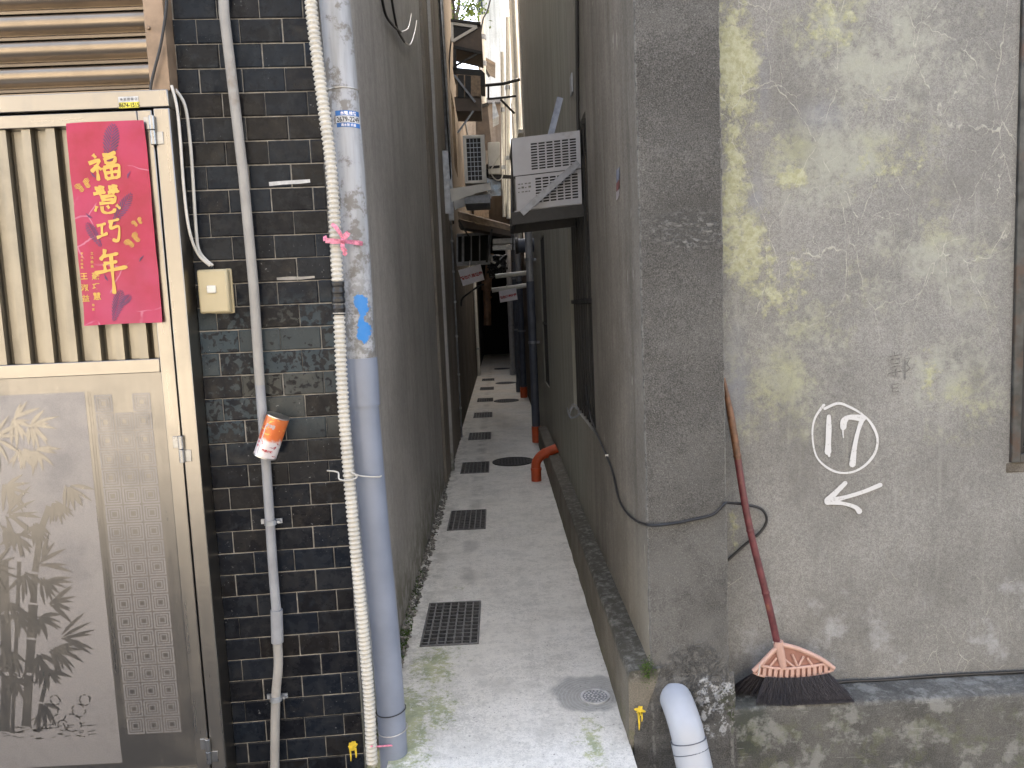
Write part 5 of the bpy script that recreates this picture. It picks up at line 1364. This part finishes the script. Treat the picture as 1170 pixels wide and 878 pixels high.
# two grey boards and the round vent on the right
t = thing('slatted_shelf', PY(575,280,9.4), 'two pale grey slats of a wall shelf beside the round vent', 'shelf')
for y0_, y1_ in ((273,279),(280.5,286)):
    m = MB(); m.slab([PY(p_,q_,9.4) for p_,q_ in ((563,y0_),(588,y0_-1),(588,y1_-1),(563,y1_))], (0,.12,0)); m.build('slat', MAT['galv'], t)
m = MB(); m.bar(PY(586,270,9.38),PY(586,300,9.38),.02,.02); m.build('upright', MAT['iron'], t)
t = thing('round_vent', PY(595,281,9.2), 'dark round exhaust vent poking out of right wall', 'vent')
c_ = PY(594,281,9.2); m = MB(); m.tube([(c_.x-.02,9.2,c_.z),(.50,9.2,c_.z)], .085, 22); m.build('duct', MAT['pvc_dark'], t)
m = MB(); m.tube([(c_.x-.055,9.2,c_.z),(c_.x-.02,9.2,c_.z)], .10, 22); m.build('cowl', MAT['iron'], t)
# pipes spanning below
for (a_, b_, lb) in (((566,316),(590,312),'upper white cross pipe above the right hand sign'), ((562,332),(590,326),'lower white cross pipe that carries the right hand sign')):
    m = MB(); p_, q_ = PY(*a_,9.9), PY(*b_,9.9); q_.x = .49; m.tube([p_, q_], .03, 12); tag(m.build('cross_pipe', MAT['white_pl']), lb, 'pipe')
t = thing('lagged_pipe', PY(557,345,11), 'brown lagged pipe with collar hanging between the two signs', 'pipe')
m = MB(); m.tube(smooth_path([PY(p_,q_,11) for p_,q_ in ((560,290),(558,318),(556,335),(557,352),(557,372))],4), .055, 12); m.build('tube', MAT['copper'], t)
m = MB(); m.tube([PY(556,322,11),PY(556,332,11)], .075, 12); m.tube([PY(557,339,11),PY(557,341,11)], .065, 12); m.build('collar', MAT['copper'], t)
m = MB(); rnd = random.Random(9)
t = thing('cable_tangle', PY(562,305,10.4), 'dark tangle of cables and pipe fittings under the slatted shelf', 'cables')
for i in range(16):
    pts = [PY(556+rnd.random()*24, 292+rnd.random()*26, 10.4+rnd.random()*.3) for _ in range(4)]; m.tube(smooth_path(pts,4), .010+.010*rnd.random(), 6)
m.build('cables', MAT['cable_b'], t)
m = MB(); m.tube([PY(561.5,293,10.3),PY(562,299,10.3),PY(566,301,10.3)], .015, 8); m.tube([PY(569,306,10.3),PY(572,303,10.3)], .015,8); m.build('bright_fitting', MAT['white_pl'], t)
cable('black_cable', [PY(p_,q_,9.3) for p_,q_ in ((527,350),(528,342),(536,335),(546,328),(553,325))], .012, MAT['cable_b'], 'thin black cable curving off the left wall under the left hand sign')
# signs
def sign(corners, Y, text, label, mount):
    t = thing('warning_sign', PY(*corners[3], Y), label, 'sign'); P_ = [PY(p_,q_,Y) for p_,q_ in corners]
    m = MB(); m.slab(P_, (0,.012,0)); m.build('board', MAT['signw'], t)
    o_, u_, v_ = (P_[0]+P_[2])/2, (P_[1]-P_[0]).normalized(), (P_[0]-P_[3]).normalized()
    wd = (P_[1]-P_[0]).length
    m = MB(); put_text(m, text, wd*.165, lambda x,y: o_+u_*x+v_*(y-.01)-Vector((0,.003,0)), .002); m.build('red_lettering', MAT['red'], t, sharp=0)
    m = MB(); m.tube([(P_[0]+P_[1])/2+Vector((0,.02,0)), PY(*mount, Y+.02)], .006, 6); m.build('hanger', MAT['wire'], t)
sign(((523.5,309),(549,302),(553.5,320),(529,327)), 9.4, '請勿亂丟垃圾', 'white sign with red lettering tilted beside the left wall', (537,298))
sign(((570,333),(589.5,329),(591.5,342.5),(571.5,346)), 9.85, '請勿亂丟垃圾', 'white sign with red lettering hung under the lower cross pipe', (579,326))

# ================================================================== FARTHER BUILDINGS
def bld(name, lab, loc): return thing(name, loc, lab, 'house')
b = bld('brown_house', 'dark brown rendered house wall second along the left side', (-2,7.5,0))
m = MB(); m.panel(lambda u,v,w: (XB-w, u, v), 6.34, 8.95, -.06, 8.4, (), .15); m.build('side_wall', MAT['dark_render'], b)
m = MB(); m.panel(lambda u,v,w: (u, 6.34+w, v), -5, -.655, -.06, 8.4, (), .12); m.panel(lambda u,v,w: (u, 8.95-w, v), -5, -.655, -.06, 8.4, (), .12); m.build('end_wall', MAT['dark_render'], b)
m = MB(); m.box(-5,-.46,6.34,8.95,8.4,8.52); m.build('roof', MAT['roof'], b)
m = MB(); m.box(-.498,-.472,6.9,6.98,.0,6.4); m.build('pilaster', MAT['side_left'], b)
b = bld('tan_house', 'tall tan rendered house behind the hoods on the left side', (-2,14,0))
WT = ((10.2,11.0,1.0,2.0),(11.2,12.2,3.6,4.7))
m = MB(); m.panel(lambda u,v,w: (-.53-w, u, v), 8.97, 12.9, -.06, 9.6, WT, .15); m.build('side_wall', MAT['tan_render'], b)
m = MB(); m.panel(lambda u,v,w: (u, 8.97+w, v), -5, -.69, -.06, 9.6, (), .12); m.panel(lambda u,v,w: (u, 12.9-w, v), -5, -.69, -.06, 9.6, (), .12); m.build('end_wall', MAT['tan_render'], b)
m = MB(); m.box(-5,-.50,8.97,12.9,9.6,9.7); m.build('roof', MAT['roof'], b)
for (y0,y1,zA,zB) in WT:
    m = MB(); m.box(-.60,-.59,y0,y1,zA,zB); m.build('window', MAT['glass'], b)
m = MB(); m.box(-.529,-.515,8.99,12.88,0,2.5); m.build('dado', MAT['dado'], b)
b = bld('ochre_house', 'low ochre house on the left next to the dark passage', (-2,16,0))
m = MB(); m.panel(lambda u,v,w: (-.53-w, u, v), 12.92, 19.6, -.06, 5.6, ((14.0,15.0,1.0,2.1),), .15); m.build('side_wall', MAT['tan_render'], b)
m = MB(); m.panel(lambda u,v,w: (u, 12.92+w, v), -5, -.69, -.06, 5.6, (), .12); m.panel(lambda u,v,w: (u, 19.6-w, v), -5, -.69, -.06, 5.6, (), .12); m.build('end_wall', MAT['tan_render'], b)
m = MB(); m.box(-5,-.50,12.92,19.6,5.6,5.7); m.build('roof', MAT['roof'], b)
m = MB(); m.box(-.60,-.59,14.0,15.0,1.0,2.1); m.build('window', MAT['glass'], b)
m = MB(); m.box(-.529,-.515,12.94,19.55,0,2.6); m.build('dado', MAT['dado'], b)
b = bld('pale_house', 'pale sunlit house on the far right side of alley', (2,15,0))
WP = ((11.4,12.1,.9,2.1),(13.8,14.8,.9,2.2),(11.4,12.4,4.2,5.4),(14.6,15.6,4.4,5.6))
m = MB(); m.panel(lambda u,v,w: (.47+w, u, v), 10.42, 19.6, -.06, 9.5, WP, .15); m.build('side_wall', MAT['pale_render'], b)
m = MB(); m.panel(lambda u,v,w: (u, 10.42+w, v), .64, 5, -.06, 9.5, (), .12); m.panel(lambda u,v,w: (u, 19.6-w, v), .64, 5, -.06, 9.5, (), .12); m.build('end_wall', MAT['pale_render'], b)
m = MB(); m.box(.43,5,10.42,19.6,9.5,9.6); m.build('roof', MAT['roof'], b)
m = MB(); m.box(.455,.469,10.43,19.5,0,2.8); m.build('dado', MAT['dado'], b)
for (y0,y1,zA,zB) in WP:
    m = MB(); m.box(.54,.55,y0,y1,zA,zB); m.build('window', MAT['glass'], b)
m = MB()
for zz in (2.9, 3.9): m.box(.40,.468,10.6,12.6,zz,zz+.05)
for yy_ in (10.9,12.0): m.tube([(.42,yy_,2.6),(.42,yy_,8.5)], .03, 8)
m.build('riser_pipe', MAT['white_pl'], b)
b = bld('passage_house', 'house over the dark passage closing the far end of alley', (0,20.5,0))
m = MB(); m.panel(lambda u,v,w: (u, 19.65+w, v), -3, 3, -.06, 6.7, ((-.50,.36,-.06,3.5),(-.30,.25,4.4,5.6)), .2); m.build('front_wall', MAT['tan_render'], b)
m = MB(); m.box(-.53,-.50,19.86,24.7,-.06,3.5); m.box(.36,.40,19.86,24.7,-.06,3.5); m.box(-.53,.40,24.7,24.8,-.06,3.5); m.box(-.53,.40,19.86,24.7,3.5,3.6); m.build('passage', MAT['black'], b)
m = MB(); m.box(-.30,.25,19.8,19.81,4.4,5.6); m.build('window', MAT['glass'], b)
m = MB(); m.box(-3,3,19.5,24,6.7,6.82); m.build('roof', MAT['roof'], b)
m = MB(); m.hexa([(-.25,18.6,5.15),(.45,18.6,4.85),(.45,19.64,4.85),(-.25,19.64,5.15),(-.25,18.6,5.25),(.45,18.6,4.95),(.45,19.64,4.95),(-.25,19.64,5.25)]); m.build('awning', MAT['brown_sheet'], b)
m = MB(); m.box(-.46,-.1,18.9,19.64,3.55,4.3); m.build('balcony', MAT['wood'], b)
b = bld('pale_house', 'narrow pale cream house end rising beyond the end of alley', (-.3,26,0))
m = MB(); m.panel(lambda u,v,w: (u, 25+w, v), -.22, .75, -.06, 16, ((-.16,-.02,10.5,12),), .2); m.panel(lambda u,v,w: (.75-w, u, v), 25.21, 30, -.06, 16, (), .2); m.build('wall', MAT['pale_render'], b)
m = MB(); m.box(-.16,-.02,25.1,25.12,10.5,12); m.build('window', MAT['glass'], b)
b = bld('rear_house', 'ochre house glimpsed at far left beyond the alley end', (-3,26,0))
m = MB(); m.panel(lambda u,v,w: (u, 25.5+w, v), -6, -1.0, -.06, 14, ((-2.2,-1.2,10,11.4),), .2); m.build('wall', MAT['tan_render'], b)
m = MB(); m.box(-2.2,-1.2,25.6,25.62,10,11.4); m.build('window', MAT['glass'], b)
# tree beyond the passage house
tr = thing('garden_tree', (-1.0,23.2,0), 'yellow green tree top showing in the gap at the alley end', 'tree')
m = MB(); m.tube([(-1.0,23.4,0),(-1.0,23.35,5),(-.97,23.3,8.5),(-.93,23.2,10.8)], [.16,.13,.09,.05], 10)
rnd = random.Random(3)
for i in range(9): a_ = rnd.random()*6.28; m.tube([(-.96,23.3,8.6+i*.2),(-.96+.25*math.cos(a_),23.3+.3*math.sin(a_),9.4+i*.22),(-.96+.4*math.cos(a_),23.3+.6*math.sin(a_),10.2+i*.25)], [.04,.025,.01], 6)
m.build('trunk', MAT['bark'], tr)
m = MB()
cl_ = [(Vector((-.95+rnd.gauss(0,.30),23.3+rnd.gauss(0,.4),11.2+rnd.gauss(0,.55))), .22+.25*rnd.random()) for _ in range(26)]
for i in range(2600):
    c0_, r_ = rnd.choice(cl_); c_ = c0_+Vector((rnd.gauss(0,r_*.6),rnd.gauss(0,r_*.6),rnd.gauss(0,r_*.5)))
    u_ = Vector((rnd.gauss(0,1),rnd.gauss(0,1),rnd.gauss(0,.6))).normalized(); v_ = u_.cross(Vector((rnd.random(),rnd.random(),1))).normalized(); s_ = .05+.04*rnd.random()
    m.poly([c_-u_*s_, c_+v_*s_*.45, c_+u_*s_, c_-v_*s_*.45])
m.build('crown', MAT['leaf'], tr, sharp=0)
# house across the street, seen mirrored in the steel and glaze
b = bld('opposite_house', 'cream house across the street mirrored in the steel door', (0,-6,0))
wl = []
for i in range(-5,6):
    for z_ in (1.0, 4.2): wl.append((i*2.6-.7, i*2.6+.7, z_, z_+1.5))
m = MB(); m.panel(lambda u,v,w: (u, -5.6-w, v), -15, 15, -.22, 6.2, wl, .2); m.build('wall', MAT['cream_render'], b)
m = MB()
for (x0,x1,zA,zB) in wl: m.box(x0,x1,-5.76,-5.75,zA,zB)
m.build('window', MAT['glass'], b)
m = MB(); m.box(-15.2,15.2,-10,-5.3,6.2,6.35); m.box(-15,15,-5.59,-5.2,3.3,3.42); m.build('roof', MAT['roof'], b)

# ================================================================== LIGHT
EL, AZ = 56, 24      # sun behind the houses, a little to the left of the alley axis
w = bpy.data.worlds.new('World'); S.world = w; w.use_nodes = True
nt = w.node_tree; bg = nt.nodes['Background']; sky = nt.nodes.new('ShaderNodeTexSky'); sky.sky_type = 'NISHITA'
sky.sun_disc = False; sky.sun_elevation = rad(EL); sky.sun_rotation = rad(-AZ); sky.air_density = 1.0; sky.dust_density = 2.0
bw = nt.nodes.new('ShaderNodeRGBToBW'); hs = nt.nodes.new('ShaderNodeMix'); hs.data_type = 'RGBA'; hs.inputs[0].default_value = .45
nt.links.new(sky.outputs[0], bw.inputs[0]); nt.links.new(sky.outputs[0], hs.inputs[6]); nt.links.new(bw.outputs[0], hs.inputs[7]); nt.links.new(hs.outputs[2], bg.inputs[0]); bg.inputs[1].default_value = .15   # thin white haze
sd = bpy.data.lights.new('sun', 'SUN'); sd.energy = 5.0; sd.angle = rad(.53); sd.color = (1,.92,.82)
so = bpy.data.objects.new('sun', sd); COL.objects.link(so)
dirv = Vector((-math.sin(rad(AZ))*math.cos(rad(EL)), math.cos(rad(AZ))*math.cos(rad(EL)), math.sin(rad(EL))))
so.rotation_euler = dirv.to_track_quat('Z', 'Y').to_euler(); so.location = dirv*40
S.view_settings.view_transform = 'Standard'; S.view_settings.look = 'None'; S.view_settings.gamma = 1; S.view_settings.use_curve_mapping = False
S.view_settings.exposure = 2.75
S.cycles.use_denoising = True
S.cycles.max_bounces = 10; S.cycles.diffuse_bounces = 6; S.cycles.glossy_bounces = 5
